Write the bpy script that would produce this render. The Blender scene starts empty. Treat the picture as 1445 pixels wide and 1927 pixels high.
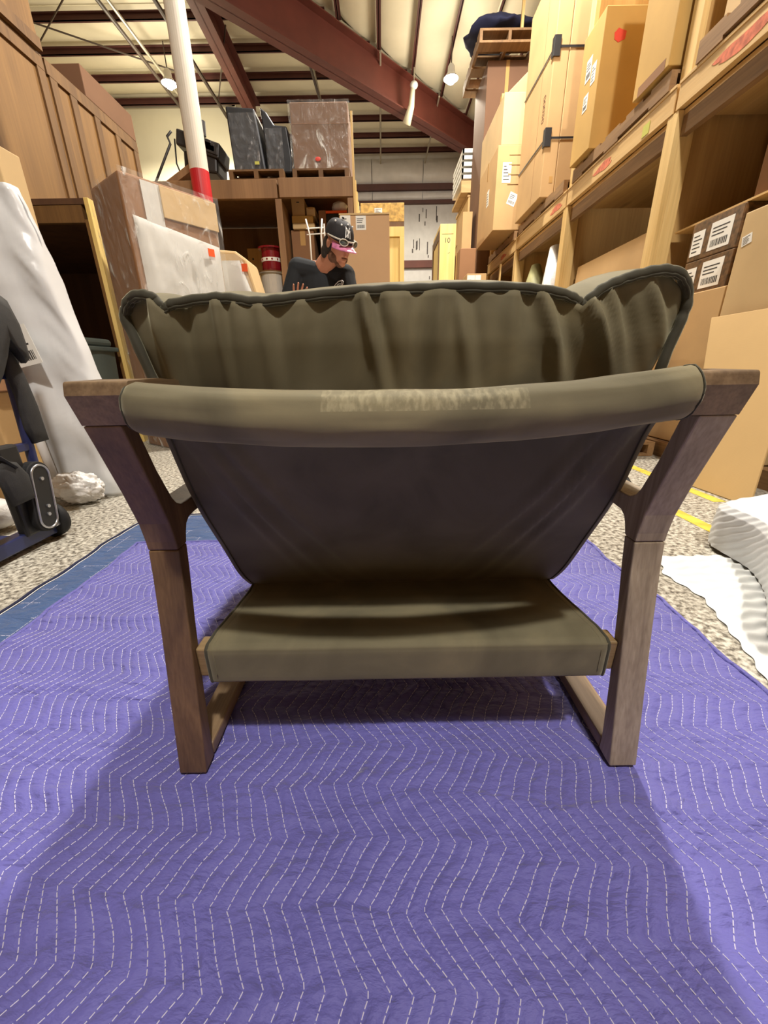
import bpy, bmesh, math, random
import numpy as np
from mathutils import Vector, Matrix, noise as mnoise
random.seed(7)
SC = bpy.context.scene
COL = SC.collection
R = math.radians
def lin(c):
    return tuple(((v/255.)/12.92 if v/255. <= .04045 else ((v/255.+.055)/1.055)**2.4) for v in c)

# ------------------------------------------------------------------ camera
cam_d = bpy.data.cameras.new('camera'); cam = bpy.data.objects.new('camera', cam_d); COL.objects.link(cam)
cam_d.sensor_fit = 'HORIZONTAL'; cam_d.sensor_width = 36.0; cam_d.lens = 36.0*723.0/1445.0
cam_d.clip_start = .02; cam_d.clip_end = 200
_th, _ro = R(20.7), R(1.0)
_u0 = Vector((0, math.sin(_th), math.cos(_th))); _fw = Vector((0, math.cos(_th), -math.sin(_th))); _r0 = Vector((1, 0, 0))
_rt = math.cos(_ro)*_r0 - math.sin(_ro)*_u0; _up = math.sin(_ro)*_r0 + math.cos(_ro)*_u0
_m = Matrix.Identity(4)
for i in range(3):
    _m[i][0] = _rt[i]; _m[i][1] = _up[i]; _m[i][2] = -_fw[i]
_m[0][3], _m[1][3], _m[2][3] = 0.0, 0.0, .64
cam.matrix_world = _m
SC.camera = cam
# ------------------------------------------------------------------ world, exposure
w = bpy.data.worlds.new('world'); SC.world = w; w.use_nodes = True
w.node_tree.nodes['Background'].inputs[0].default_value = (.9, .95, 1, 1)
w.node_tree.nodes['Background'].inputs[1].default_value = .02
SC.view_settings.view_transform = 'Standard'; SC.view_settings.look = 'None'
SC.view_settings.gamma = 1; SC.view_settings.use_curve_mapping = False
SC.view_settings.exposure = 0.0
# lamps of the hall: (x, y, z, watts); each is built as a high bay fixture further down
LAMPS = [(.80, -1.60, 6.4, 1200, (1.0, .95, .88), 'high bay lamp hanging from the roof over the near aisle, behind the camera'),
         (1.0, 4.75, 6.4, 1600, (1.0, .95, .88), 'high bay lamp hanging from the roof above the middle of the aisle'),
         (1.60, 11.0, 6.4, 800, (1.0, .89, .70), 'glowing high bay lamp under the roof right of the diagonal beam'),
         (-4.45, 11.0, 6.4, 800, (1.0, .89, .70), 'glowing high bay lamp under the roof beside the white column')]

# ------------------------------------------------------------------ materials
def nt(name):
    m = bpy.data.materials.new(name); m.use_nodes = True
    t = m.node_tree; b = t.nodes['Principled BSDF']
    return m, t, b
def N(t, typ, **kw):
    n = t.nodes.new(typ)
    for k, v in kw.items():
        if k.startswith('i_'):
            key = k[2:]
            key = int(key) if key.isdigit() else key.replace('_', ' ')
            n.inputs[key].default_value = v
        else: setattr(n, k, v)
    return n
def ramp(t, stops):
    n = t.nodes.new('ShaderNodeValToRGB'); e = n.color_ramp.elements
    e[0].position, e[0].color = stops[0][0], (*stops[0][1], 1)
    e[1].position, e[1].color = stops[-1][0], (*stops[-1][1], 1)
    for p, c in stops[1:-1]:
        x = e.new(p); x.color = (*c, 1)
    return n
def mapping(t, scale=(1, 1, 1), rot=(0, 0, 0)):
    tc = N(t, 'ShaderNodeTexCoord'); mp = N(t, 'ShaderNodeMapping')
    mp.inputs['Scale'].default_value = scale; mp.inputs['Rotation'].default_value = rot
    t.links.new(tc.outputs['Object'], mp.inputs['Vector']); return mp
def bump(t, b, src, strength=.2, dist=.002):
    n = N(t, 'ShaderNodeBump'); n.inputs['Strength'].default_value = strength; n.inputs['Distance'].default_value = dist
    t.links.new(src, n.inputs['Height']); t.links.new(n.outputs['Normal'], b.inputs['Normal'])
def plain(name, rgb, rough=.6, var=.12, scale=4., metal=0., bmp=0., bscale=80., spec=.5, detail=4):
    m, t, b = nt(name); c = lin(rgb)
    mp = mapping(t)
    no = N(t, 'ShaderNodeTexNoise'); no.inputs['Scale'].default_value = scale; no.inputs['Detail'].default_value = detail
    t.links.new(mp.outputs[0], no.inputs['Vector'])
    r = ramp(t, [(.3, tuple(v*(1-var) for v in c)), (.7, tuple(min(1, v*(1+var)) for v in c))])
    t.links.new(no.outputs['Fac'], r.inputs['Fac']); t.links.new(r.outputs[0], b.inputs['Base Color'])
    b.inputs['Roughness'].default_value = rough; b.inputs['Metallic'].default_value = metal
    b.inputs['Specular IOR Level'].default_value = spec
    if bmp:
        n2 = N(t, 'ShaderNodeTexNoise'); n2.inputs['Scale'].default_value = bscale; n2.inputs['Detail'].default_value = 3
        t.links.new(mp.outputs[0], n2.inputs['Vector']); bump(t, b, n2.outputs['Fac'], bmp, .004)
    return m
def wood(name, dark, light, axis='z', s=1., rough=.55, knots=0., bmp=.12, streak=.5):
    m, t, b = nt(name)
    k = {'x': (1.2, 14, 14), 'y': (14, 1.2, 14), 'z': (14, 14, 1.2)}[axis]
    mp = mapping(t, tuple(v*s for v in k))
    n1 = N(t, 'ShaderNodeTexNoise'); n1.inputs['Scale'].default_value = 1.; n1.inputs['Detail'].default_value = 6; n1.inputs['Distortion'].default_value = 1.2
    t.links.new(mp.outputs[0], n1.inputs['Vector'])
    r = ramp(t, [(.3, lin(dark)), (.72, lin(light))]); t.links.new(n1.outputs['Fac'], r.inputs['Fac'])
    k2 = {'x': (5, 160, 160), 'y': (160, 5, 160), 'z': (160, 160, 5)}[axis]
    mp2 = mapping(t, tuple(v*s for v in k2))
    n2 = N(t, 'ShaderNodeTexNoise'); n2.inputs['Scale'].default_value = 1.; n2.inputs['Detail'].default_value = 2
    t.links.new(mp2.outputs[0], n2.inputs['Vector'])
    mx = N(t, 'ShaderNodeMix', data_type='RGBA', blend_type='MULTIPLY'); mx.inputs[0].default_value = streak
    r2 = ramp(t, [(.3, (.55, .5, .45)), (.65, (1, 1, 1))]); t.links.new(n2.outputs['Fac'], r2.inputs['Fac'])
    t.links.new(r.outputs[0], mx.inputs[6]); t.links.new(r2.outputs[0], mx.inputs[7])
    out = mx.outputs[2]
    if knots:
        mp3 = mapping(t, {'x': (1.5, 4, 4), 'y': (4, 1.5, 4), 'z': (4, 4, 1.5)}[axis])
        v = N(t, 'ShaderNodeTexVoronoi'); v.inputs['Scale'].default_value = knots
        t.links.new(mp3.outputs[0], v.inputs['Vector'])
        rk = ramp(t, [(.05, (.22, .12, .06)), (.13, (1, 1, 1))]); t.links.new(v.outputs['Distance'], rk.inputs['Fac'])
        m2 = N(t, 'ShaderNodeMix', data_type='RGBA', blend_type='MULTIPLY'); m2.inputs[0].default_value = .85
        t.links.new(out, m2.inputs[6]); t.links.new(rk.outputs[0], m2.inputs[7]); out = m2.outputs[2]
    t.links.new(out, b.inputs['Base Color']); b.inputs['Roughness'].default_value = rough
    bump(t, b, n2.outputs['Fac'], bmp, .001)
    return m
def card(name, rgb, var=.10, rough=.8):
    m, t, b = nt(name); c = lin(rgb); mp = mapping(t)
    n = N(t, 'ShaderNodeTexNoise'); n.inputs['Scale'].default_value = 2.2; n.inputs['Detail'].default_value = 5
    t.links.new(mp.outputs[0], n.inputs['Vector'])
    r = ramp(t, [(.3, tuple(v*(1-var) for v in c)), (.7, tuple(min(1, v*(1+var)) for v in c))])
    t.links.new(n.outputs['Fac'], r.inputs['Fac']); t.links.new(r.outputs[0], b.inputs['Base Color'])
    wv = N(t, 'ShaderNodeTexWave'); wv.bands_direction = 'Z'; wv.inputs['Scale'].default_value = 60
    wv.inputs['Distortion'].default_value = .5
    t.links.new(mp.outputs[0], wv.inputs['Vector']); bump(t, b, wv.outputs['Fac'], .06, .001)
    b.inputs['Roughness'].default_value = rough
    return m
def velvet(name, rgb, nap=(1.55, 1.5, 1.4), patch=False):
    m, t, b = nt(name); c = lin(rgb); mp = mapping(t)
    n = N(t, 'ShaderNodeTexNoise'); n.inputs['Scale'].default_value = 7; n.inputs['Detail'].default_value = 5; n.inputs['Distortion'].default_value = .6
    t.links.new(mp.outputs[0], n.inputs['Vector'])
    r = ramp(t, [(.3, tuple(v*.72 for v in c)), (.5, c), (.75, tuple(v*k for v, k in zip(c, nap)))])
    t.links.new(n.outputs['Fac'], r.inputs['Fac']); out = r.outputs[0]
    if patch:   # brushed strip of lighter nap with a sharp rectangular outline
        tc = N(t, 'ShaderNodeTexCoord'); sx = N(t, 'ShaderNodeSeparateXYZ'); t.links.new(tc.outputs['Object'], sx.inputs[0])
        def band(o, a, bb):
            g = N(t, 'ShaderNodeMath', operation='GREATER_THAN'); g.inputs[1].default_value = a; t.links.new(o, g.inputs[0])
            l = N(t, 'ShaderNodeMath', operation='LESS_THAN'); l.inputs[1].default_value = bb; t.links.new(o, l.inputs[0])
            q = N(t, 'ShaderNodeMath', operation='MULTIPLY'); t.links.new(g.outputs[0], q.inputs[0]); t.links.new(l.outputs[0], q.inputs[1]); return q.outputs[0]
        bx, bz = band(sx.outputs[0], patch[0], patch[1]), band(sx.outputs[2], patch[2], patch[3])
        mu = N(t, 'ShaderNodeMath', operation='MULTIPLY'); t.links.new(bx, mu.inputs[0]); t.links.new(bz, mu.inputs[1])
        n3 = N(t, 'ShaderNodeTexNoise'); n3.inputs['Scale'].default_value = 1; n3.inputs['Detail'].default_value = 4
        mp3 = mapping(t, (170, 60, 90)); t.links.new(mp3.outputs[0], n3.inputs['Vector'])
        r3 = ramp(t, [(.42, (.12, .12, .12)), (.66, (1, 1, 1))]); t.links.new(n3.outputs['Fac'], r3.inputs['Fac'])
        m3 = N(t, 'ShaderNodeMath', operation='MULTIPLY'); t.links.new(mu.outputs[0], m3.inputs[0]); t.links.new(r3.outputs[0], m3.inputs[1])
        m4 = N(t, 'ShaderNodeMath', operation='MULTIPLY'); m4.inputs[1].default_value = .5; t.links.new(m3.outputs[0], m4.inputs[0])
        mx = N(t, 'ShaderNodeMix', data_type='RGBA'); t.links.new(m4.outputs[0], mx.inputs[0]); t.links.new(out, mx.inputs[6])
        mx.inputs[7].default_value = (*lin((172, 164, 134)), 1); out = mx.outputs[2]
    t.links.new(out, b.inputs['Base Color']); b.inputs['Roughness'].default_value = .75
    b.inputs['Specular IOR Level'].default_value = .15
    b.inputs['Sheen Weight'].default_value = .6; b.inputs['Sheen Roughness'].default_value = .38
    b.inputs['Sheen Tint'].default_value = (*lin((205, 200, 170)), 1)
    n2 = N(t, 'ShaderNodeTexNoise'); n2.inputs['Scale'].default_value = 900; t.links.new(mp.outputs[0], n2.inputs['Vector'])
    bump(t, b, n2.outputs['Fac'], .10, .0005)
    return m
def film(name, tint=(235, 235, 230), amount=.30, sc=9.):
    m, t, b = nt(name); b.inputs['Base Color'].default_value = (*lin(tint), 1); b.inputs['Roughness'].default_value = .12
    b.inputs['Specular IOR Level'].default_value = .8
    mp = mapping(t, (1, 1, .45))
    n = N(t, 'ShaderNodeTexNoise'); n.inputs['Scale'].default_value = sc; n.inputs['Detail'].default_value = 5; n.inputs['Distortion'].default_value = 1.5
    t.links.new(mp.outputs[0], n.inputs['Vector']); bump(t, b, n.outputs['Fac'], 1., .03)
    tr = N(t, 'ShaderNodeBsdfTransparent'); mx = N(t, 'ShaderNodeMixShader')
    r = ramp(t, [(.50, (amount*.30,)*3), (.60, (amount*.45,)*3), (.72, (amount*2.2,)*3)]); t.links.new(n.outputs['Fac'], r.inputs['Fac'])
    t.links.new(r.outputs[0], mx.inputs[0]); t.links.new(tr.outputs[0], mx.inputs[1]); t.links.new(b.outputs[0], mx.inputs[2])
    t.links.new(mx.outputs[0], t.nodes['Material Output'].inputs[0])
    return m
def emit(name, rgb, strength):
    m, t, b = nt(name); b.inputs['Emission Color'].default_value = (*rgb, 1); b.inputs['Emission Strength'].default_value = strength
    n = N(t, 'ShaderNodeTexNoise'); return m

M = {}
M['velvet'] = velvet('olive velvet', (109, 103, 82))
M['velvet_dark'] = velvet('olive velvet reverse side', (96, 91, 80), nap=(1.25, 1.25, 1.25))
M['velvet_roll'] = velvet('olive velvet crest', (108, 102, 82), patch=(-.092, .112, .590, .6085))
M['velvet_welt'] = velvet('olive velvet welt', (66, 64, 54), nap=(1.3, 1.3, 1.3))
M['legwood-1'] = wood('oak shaded tone', (86, 64, 44), (122, 94, 64), 'z', 1.6, .5, bmp=.1)  # left side frame: its shade is put into the wood colour
M['legwood1'] = wood('oak lit tone', (130, 116, 98), (174, 160, 138), 'z', 1.6, .5, bmp=.1)  # right side frame: same oak, the light on it put into the colour
M['legwood_y'] = wood('grey brown oak along', (104, 84, 62), (150, 126, 96), 'y', 1.6, .5, bmp=.1)
M['legwood_x'] = wood('light oak rail', (128, 104, 70), (168, 142, 100), 'x', 1.6, .5, bmp=.1)
M['rubber'] = plain('black rubber', (18, 18, 20), .7, .2, 20)
M['ply'] = wood('plywood', (188, 148, 88), (214, 176, 112), 'z', .35, .6, knots=.55, streak=.25)
M['ply_y'] = wood('plywood along', (186, 146, 88), (212, 174, 112), 'y', .35, .6, knots=.55, streak=.25)
M['ply_warm'] = wood('warm plywood', (110, 77, 37), (138, 101, 52), 'z', .35, .6, knots=.55, streak=.3)  # lamp shading of the left crates is darkened into this colour
M['batten'] = wood('warm pine batten', (96, 66, 32), (122, 88, 46), 'z', .6, .6, streak=.3)
M['pine'] = wood('pine stud', (206, 168, 100), (232, 200, 136), 'z', .6, .6, knots=.5, streak=.25)
M['pine_y'] = wood('pine beam', (196, 158, 100), (222, 188, 130), 'y', .6, .6, knots=.5, streak=.25)
M['pine_x'] = wood('pine plank', (186, 146, 88), (214, 178, 118), 'x', .6, .6, knots=.5, streak=.25)
M['ply_brown'] = wood('brown plywood', (126, 93, 60), (154, 117, 78), 'z', .35, .6, knots=.4, streak=.25)
M['ply_dark'] = wood('shaded inside plywood', (78, 50, 30), (104, 70, 42), 'z', .35, .7, streak=.3)  # shade inside the open vault, put into the panel colour
M['pallet'] = wood('weathered pallet wood', (120, 90, 58), (160, 124, 82), 'y', .6, .7, streak=.4)
M['yellow_ply'] = wood('pale yellow plywood', (226, 190, 104), (244, 216, 140), 'z', .5, .6, knots=.5, streak=.2)
M['osb'] = plain('oriented strand board', (196, 158, 84), .7, .35, 28, detail=2)
M['card'] = card('cardboard', (190, 154, 104)); M['card_gold'] = card('golden cardboard', (190, 152, 84))
M['card_pale'] = card('pale cardboard', (200, 170, 122)); M['card_brown'] = card('brown cardboard', (140, 100, 66))
M['card_dark'] = card('dark brown cardboard', (112, 80, 56)); M['card_sheet'] = card('cardboard sheet', (196, 162, 108), .05)
M['card_pink'] = card('flat pinkish cardboard', (196, 158, 118), .05)
M['tape'] = plain('tan packing tape', (186, 146, 90), .25, .06)
M['tape_brown'] = plain('printed brown tape', (96, 68, 40), .4, .55, 34, detail=2)
M['white'] = plain('white paper', (232, 230, 222), .6, .03); M['ink'] = plain('black ink', (52, 50, 50), .6, .1)
M['orange'] = plain('orange sticker', (232, 92, 40), .5, .05); M['red'] = plain('red sticker', (214, 62, 44), .5, .1)
M['pinkred'] = plain('faded red spray paint', (200, 112, 82), .85, .35, 30); M['green_note'] = plain('green note', (186, 186, 84), .6, .05)
M['foam'] = plain('white foam', (214, 216, 216), .55, .02, bmp=.25, bscale=30)
M['foam_sheet'] = plain('foam sheet', (216, 218, 216), .6, .03)
M['bag'] = plain('white polythene', (218, 219, 219), .28, .04, 3, bmp=.5, bscale=9)
M['pad_white'] = plain('white padding', (202, 200, 193), .6, .05, 3, bmp=.5, bscale=9)
M['film'] = film('clear stretch film'); M['film_dark'] = film('clear film on black', (220, 222, 226), .22, 11.)
M['black_cloth'] = plain('black furniture cover', (26, 28, 34), .45, .3, 6, bmp=.4, bscale=14)
M['navy_cloth'] = plain('navy moving pad', (28, 32, 62), .85, .2, 8, bmp=.4, bscale=30)
M['navy_metal'] = plain('navy painted steel', (34, 42, 84), .35, .15, 10, spec=.6)
M['black_plastic'] = plain('black plastic', (26, 26, 27), .45, .25, 8)
M['black_web'] = plain('black webbing', (42, 41, 40), .75, .2, 30, bmp=.2, bscale=300)
M['steel'] = plain('bright steel', (188, 190, 196), .3, .08, 8, metal=.9)
M['bin'] = plain('grey green plastic bin', (96, 108, 104), .45, .08)
M['rafter'] = plain('red oxide steel', (98, 48, 38), .6, .12, 3)
M['purlin'] = plain('red oxide purlin', (78, 40, 34), .65, .12, 3)
M['girt'] = plain('brown girt', (82, 50, 44), .6, .1)
M['insul'] = plain('white insulation facing', (226, 218, 192), .55, .05, 2, bmp=.15, bscale=3)
M['insul_silver'] = plain('silver insulation facing', (206, 204, 202), .4, .08, 3, bmp=.3, bscale=5)
M['wall_white'] = plain('white painted wall', (224, 220, 194), .7, .04, 1.5)
M['metal_wall'] = plain('pale metal wall sheet', (204, 204, 204), .5, .06, 5)
M['rust'] = plain('dark drip marks', (88, 84, 84), .8, .3, 20)
M['column'] = plain('white column paint', (214, 206, 190), .5, .05); M['red_paint'] = plain('red column paint', (186, 34, 40), .45, .06)
M['pipe'] = plain('dark steel pipe', (74, 62, 54), .5, .1); M['pipe_light'] = plain('galvanised conduit', (176, 168, 150), .45, .08, metal=.4)
M['bulb'] = emit('lamp glow', (1.0, .93, .80), 60.)
M['reflector'] = plain('white enamel reflector', (220, 220, 216), .35, .03)
M['yellow_line'] = plain('yellow floor paint', (214, 186, 66), .6, .25, 14)
M['red_film'] = plain('dark red film roll', (120, 22, 30), .2, .12, 12); M['clear_roll'] = plain('silver stretch film roll', (196, 190, 178), .15, .06, 5)
M['skin'] = plain('skin', (206, 142, 112), .5, .05, 12); M['hair'] = plain('dark hair', (44, 34, 28), .6, .35, 60, bmp=.6, bscale=120)
M['beard'] = plain('short beard', (112, 76, 56), .7, .2, 90)
M['shirt'] = plain('black cotton', (26, 29, 32), .85, .15, 8, bmp=.3, bscale=14); M['trouser'] = plain('dark trousers', (36, 38, 46), .85, .1)
M['cap'] = plain('black cap cloth', (34, 30, 32), .8, .15, 40); M['brim'] = plain('pink camouflage brim', (206, 122, 160), .4, .35, 30)
M['print'] = plain('white print', (236, 236, 234), .6, .02); M['lens'] = plain('grey mirror lens', (96, 100, 96), .12, .1, metal=.6)
M['frame_pale'] = plain('pale plastic frame', (206, 200, 184), .35, .03)
M['shoe'] = plain('shoe leather', (52, 44, 38), .6, .1)
M['bubble'] = plain('bubble wrap', (224, 221, 216), .25, .06, 14, bmp=.8, bscale=60)
M['green_pad'] = plain('olive wrapped bundle', (150, 146, 100), .6, .15, 8)
M['machine_black'] = plain('black machine paint', (40, 36, 34), .45, .3, 10)
def blanket_mat(name, rgb):
    m, t, b = nt(name); c = lin(rgb); mp = mapping(t)
    n = N(t, 'ShaderNodeTexNoise'); n.inputs['Scale'].default_value = 3; n.inputs['Detail'].default_value = 5
    t.links.new(mp.outputs[0], n.inputs['Vector'])
    r = ramp(t, [(.3, tuple(v*.88 for v in c)), (.7, tuple(v*1.12 for v in c))]); t.links.new(n.outputs['Fac'], r.inputs['Fac'])
    t.links.new(r.outputs[0], b.inputs['Base Color']); b.inputs['Roughness'].default_value = .62
    b.inputs['Sheen Weight'].default_value = .25; b.inputs['Sheen Roughness'].default_value = .5
    b.inputs['Specular IOR Level'].default_value = .3
    n2 = N(t, 'ShaderNodeTexNoise'); n2.inputs['Scale'].default_value = 1; n2.inputs['Detail'].default_value = 5; n2.inputs['Distortion'].default_value = .25
    mp2 = mapping(t, (13, 30, 30), (0, 0, .3)); t.links.new(mp2.outputs[0], n2.inputs['Vector']); bump(t, b, n2.outputs['Fac'], 1.0, .020)
    return m
M['purple'] = blanket_mat('purple quilted cotton', (97, 94, 166)); M['blue'] = blanket_mat('blue quilted cotton', (58, 84, 128))
M['thread'] = plain('white thread', (206, 203, 224), .6, .02)
def floor_mat():
    m, t, b = nt('worn aggregate concrete'); mp = mapping(t)
    v = N(t, 'ShaderNodeTexNoise'); v.inputs['Scale'].default_value = 62; v.inputs['Detail'].default_value = 3; v.inputs['Roughness'].default_value = .6
    t.links.new(mp.outputs[0], v.inputs['Vector'])
    r = ramp(t, [(.36, lin((96, 90, 80))), (.48, lin((168, 162, 148))), (.62, lin((220, 215, 200)))]); t.links.new(v.outputs['Fac'], r.inputs['Fac'])
    n = N(t, 'ShaderNodeTexNoise'); n.inputs['Scale'].default_value = 1.3; n.inputs['Detail'].default_value = 5
    t.links.new(mp.outputs[0], n.inputs['Vector'])
    r2 = ramp(t, [(.3, (.72, .71, .70)), (.65, (1, 1, 1))]); t.links.new(n.outputs['Fac'], r2.inputs['Fac'])
    mx = N(t, 'ShaderNodeMix', data_type='RGBA', blend_type='MULTIPLY'); mx.inputs[0].default_value = 1
    t.links.new(r.outputs[0], mx.inputs[6]); t.links.new(r2.outputs[0], mx.inputs[7]); t.links.new(mx.outputs[2], b.inputs['Base Color'])
    b.inputs['Roughness'].default_value = .42; bump(t, b, v.outputs['Fac'], .15, .002)
    return m
M['floor'] = floor_mat()

# ------------------------------------------------------------------ mesh helpers
ROOT = {}
class MB:
    def __init__(s): s.v = []; s.f = []
    def add(s, vs, fs):
        o = len(s.v); s.v += [tuple(p) for p in vs]; s.f += [tuple(i+o for i in f) for f in fs]; return s
    def box(s, x0, x1, y0, y1, z0, z1):
        return s.add([(x0,y0,z0),(x1,y0,z0),(x1,y1,z0),(x0,y1,z0),(x0,y0,z1),(x1,y0,z1),(x1,y1,z1),(x0,y1,z1)],
                     [(3,2,1,0),(4,5,6,7),(0,1,5,4),(1,2,6,5),(2,3,7,6),(3,0,4,7)])
    def obox(s, o, a, b, c):      # corner and three edge vectors (right-handed)
        o, a, b, c = map(Vector, (o, a, b, c))
        if a.cross(b).dot(c) < 0: a, b = b, a
        P = [o, o+a, o+a+b, o+b, o+c, o+a+c, o+a+b+c, o+b+c]
        return s.add(P, [(3,2,1,0),(4,5,6,7),(0,1,5,4),(1,2,6,5),(2,3,7,6),(3,0,4,7)])
    def prism(s, poly, axis, lo, hi):
        n = len(poly)
        def mk(p, h):
            return {'x': (h, p[0], p[1]), 'y': (p[0], h, p[1]), 'z': (p[0], p[1], h)}[axis]
        vs = [mk(p, lo) for p in poly]+[mk(p, hi) for p in poly]
        fs = [tuple(range(n))[::-1], tuple(range(n, 2*n))]+[(i, (i+1) % n, n+(i+1) % n, n+i) for i in range(n)]
        return s.add(vs, fs)
    def tube(s, path, r, n=10, cap=True, flat=1.):
        P = [Vector(p) for p in path]; rs = r if isinstance(r, (list, tuple)) else [r]*len(P)
        t0 = (P[1]-P[0]).normalized(); up = Vector((0, 0, 1)) if abs(t0.z) < .9 else Vector((1, 0, 0))
        rings = []; a = t0.cross(up).normalized()
        for i, p in enumerate(P):
            t = ((P[min(i+1, len(P)-1)]-P[max(i-1, 0)])).normalized()
            a = (a-t*a.dot(t)).normalized(); b = t.cross(a)
            rings.append([p+(a*math.cos(k*2*math.pi/n)+b*math.sin(k*2*math.pi/n)*flat)*rs[i] for k in range(n)])
        vs = [q for rg in rings for q in rg]; fs = []
        for i in range(len(P)-1):
            for k in range(n):
                fs.append((i*n+k, i*n+(k+1) % n, (i+1)*n+(k+1) % n, (i+1)*n+k))
        if cap: fs += [tuple(range(n))[::-1], tuple(range((len(P)-1)*n, len(P)*n))]
        return s.add(vs, fs)
    def lathe(s, prof, c, axis='z', n=24):
        vs, fs = [], []
        for r, h in prof:
            for k in range(n):
                a = k*2*math.pi/n; u, w = r*math.cos(a), r*math.sin(a)
                vs.append({'z': (c[0]+u, c[1]+w, c[2]+h), 'y': (c[0]+u, c[1]+h, c[2]+w), 'x': (c[0]+h, c[1]+u, c[2]+w)}[axis])
        m = len(prof)
        for i in range(m-1):
            for k in range(n): fs.append((i*n+k, i*n+(k+1) % n, (i+1)*n+(k+1) % n, (i+1)*n+k))
        fs += [tuple(range(n))[::-1], tuple(range((m-1)*n, m*n))]
        return s.add(vs, fs)
    def ell(s, c, r, nu=16, nv=10, rot=None):
        c = Vector(c); vs, fs = [], []
        for j in range(nv+1):
            th = math.pi*j/nv
            for k in range(nu):
                a = 2*math.pi*k/nu; p = Vector((r[0]*math.sin(th)*math.cos(a), r[1]*math.sin(th)*math.sin(a), r[2]*math.cos(th)))
                if rot: p = rot @ p
                vs.append(c+p)
        for j in range(nv):
            for k in range(nu): fs.append((j*nu+k, (j+1)*nu+k, (j+1)*nu+(k+1) % nu, j*nu+(k+1) % nu))
        return s.add(vs, fs)
    def capsule(s, a, b, ra, rb, n=14):
        a, b = Vector(a), Vector(b); s.tube([a, a.lerp(b, .33), a.lerp(b, .66), b], [ra, ra*.67+rb*.33, ra*.33+rb*.67, rb], n)
        s.ell(a, (ra,)*3, n, 8); s.ell(b, (rb,)*3, n, 8); return s
    def grid(s, fn, nu, nv, closed_u=False, closed_v=False):
        vs = [fn(i/(nu if closed_u else nu-1), j/(nv if closed_v else nv-1)) for j in range(nv) for i in range(nu)]
        fs = []
        for j in range(nv if closed_v else nv-1):
            for i in range(nu if closed_u else nu-1):
                a, b_ = i, (i+1) % nu; c, d = j % nv, (j+1) % nv
                fs.append((c*nu+a, c*nu+b_, d*nu+b_, d*nu+a))
        return s.add(vs, fs)
    def build(s, name, mat, parent=None, bevel=0., seg=2, smooth=False, sub=0, weld=False):
        me = bpy.data.meshes.new(name)
        off = ROOT.get(parent.name, Vector((0, 0, 0))) if parent else Vector((0, 0, 0))
        me.from_pydata([(p[0]-off.x, p[1]-off.y, p[2]-off.z) for p in s.v], [], s.f)
        me.materials.append(M[mat] if isinstance(mat, str) else mat)
        if weld or True:
            bm = bmesh.new(); bm.from_mesh(me)
            if weld: bmesh.ops.remove_doubles(bm, verts=bm.verts, dist=1e-5)
            bmesh.ops.recalc_face_normals(bm, faces=bm.faces); bm.to_mesh(me); bm.free()
        if smooth: me.shade_smooth()
        o = bpy.data.objects.new(name, me); COL.objects.link(o)
        if parent: o.parent = parent
        ROOT[o.name] = off.copy()
        if bevel:
            b = o.modifiers.new('bevel', 'BEVEL'); b.width = bevel; b.segments = seg; b.limit_method = 'ANGLE'; b.angle_limit = R(35)
        if sub:
            q = o.modifiers.new('subdivision', 'SUBSURF'); q.levels = sub; q.render_levels = sub
        return o
def tag(o, label=None, cat=None, group=None, kind=None):
    if label: o['label'] = label
    if cat: o['category'] = cat
    if group: o['group'] = group
    if kind: o['kind'] = kind
    return o
def thing(name, label, cat, loc, group=None, kind=None):
    o = bpy.data.objects.new(name, None); COL.objects.link(o); o.location = loc; o.empty_display_size = .1
    ROOT[o.name] = Vector(loc)
    return tag(o, label, cat, group, kind)
def struct(o): o['kind'] = 'structure'; return o
def copy_part(o, d, parent=None):
    c = o.copy(); COL.objects.link(c); c.location = Vector(o.location)+Vector(d)
    if parent: c.parent = parent
    ROOT[c.name] = ROOT.get(o.name, Vector((0, 0, 0))); return c
def text_mesh(txt, size, depth=.0008):
    cu = bpy.data.curves.new('lettering', 'FONT'); cu.body = txt; cu.size = size; cu.extrude = depth; cu.align_x = 'CENTER'; cu.align_y = 'CENTER'
    ob = bpy.data.objects.new('lettering', cu); COL.objects.link(ob)
    me = bpy.data.meshes.new_from_object(ob.evaluated_get(bpy.context.evaluated_depsgraph_get()))
    vs = [v.co.copy() for v in me.vertices]; fs = [tuple(p.vertices) for p in me.polygons]
    bpy.data.objects.remove(ob); bpy.data.meshes.remove(me); bpy.data.curves.remove(cu)
    return vs, fs
def lettering(parent, txt, o, u, v, size, mat='ink', name='lettering'):
    o, u, v = Vector(o), Vector(u).normalized(), Vector(v).normalized(); n = u.cross(v)
    vs, fs = text_mesh(txt, size)
    return MB().add([o+u*p.x+v*p.y+n*p.z for p in vs], fs).build(name, mat, parent)
def label_on(parent, o, u, v, w, h, style='bars', mat='white', name='paper_label'):
    """paper label with printed lines; o lower-left corner, u right, v up, outward normal u x v"""
    o, u, v = Vector(o), Vector(u).normalized(), Vector(v).normalized(); n = u.cross(v)
    L = MB().obox(o+n*.0005, u*w, v*h, n*.0015).build(name, mat, parent)
    if style:
        p = MB(); rnd = random.Random(int(w*1e4+h*1e3+abs(o.x)*77))
        if style == 'bars':
            x = .12*w
            while x < .86*w:
                b = w*rnd.choice((.02, .035, .05)); p.obox(o+u*x+v*h*.12+n*.002, u*b, v*h*.24, n*.0006); x += b+w*.03
            for k in range(3): p.obox(o+u*w*.1+v*h*(.50+.13*k)+n*.002, u*w*rnd.uniform(.45, .8), v*h*.045, n*.0006)
        else:
            for k in range(5): p.obox(o+u*w*.12+v*h*(.14+.16*k)+n*.002, u*w*rnd.uniform(.3, .75), v*h*.05, n*.0006)
        p.build('label_print', 'ink', L)
    return L

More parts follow.
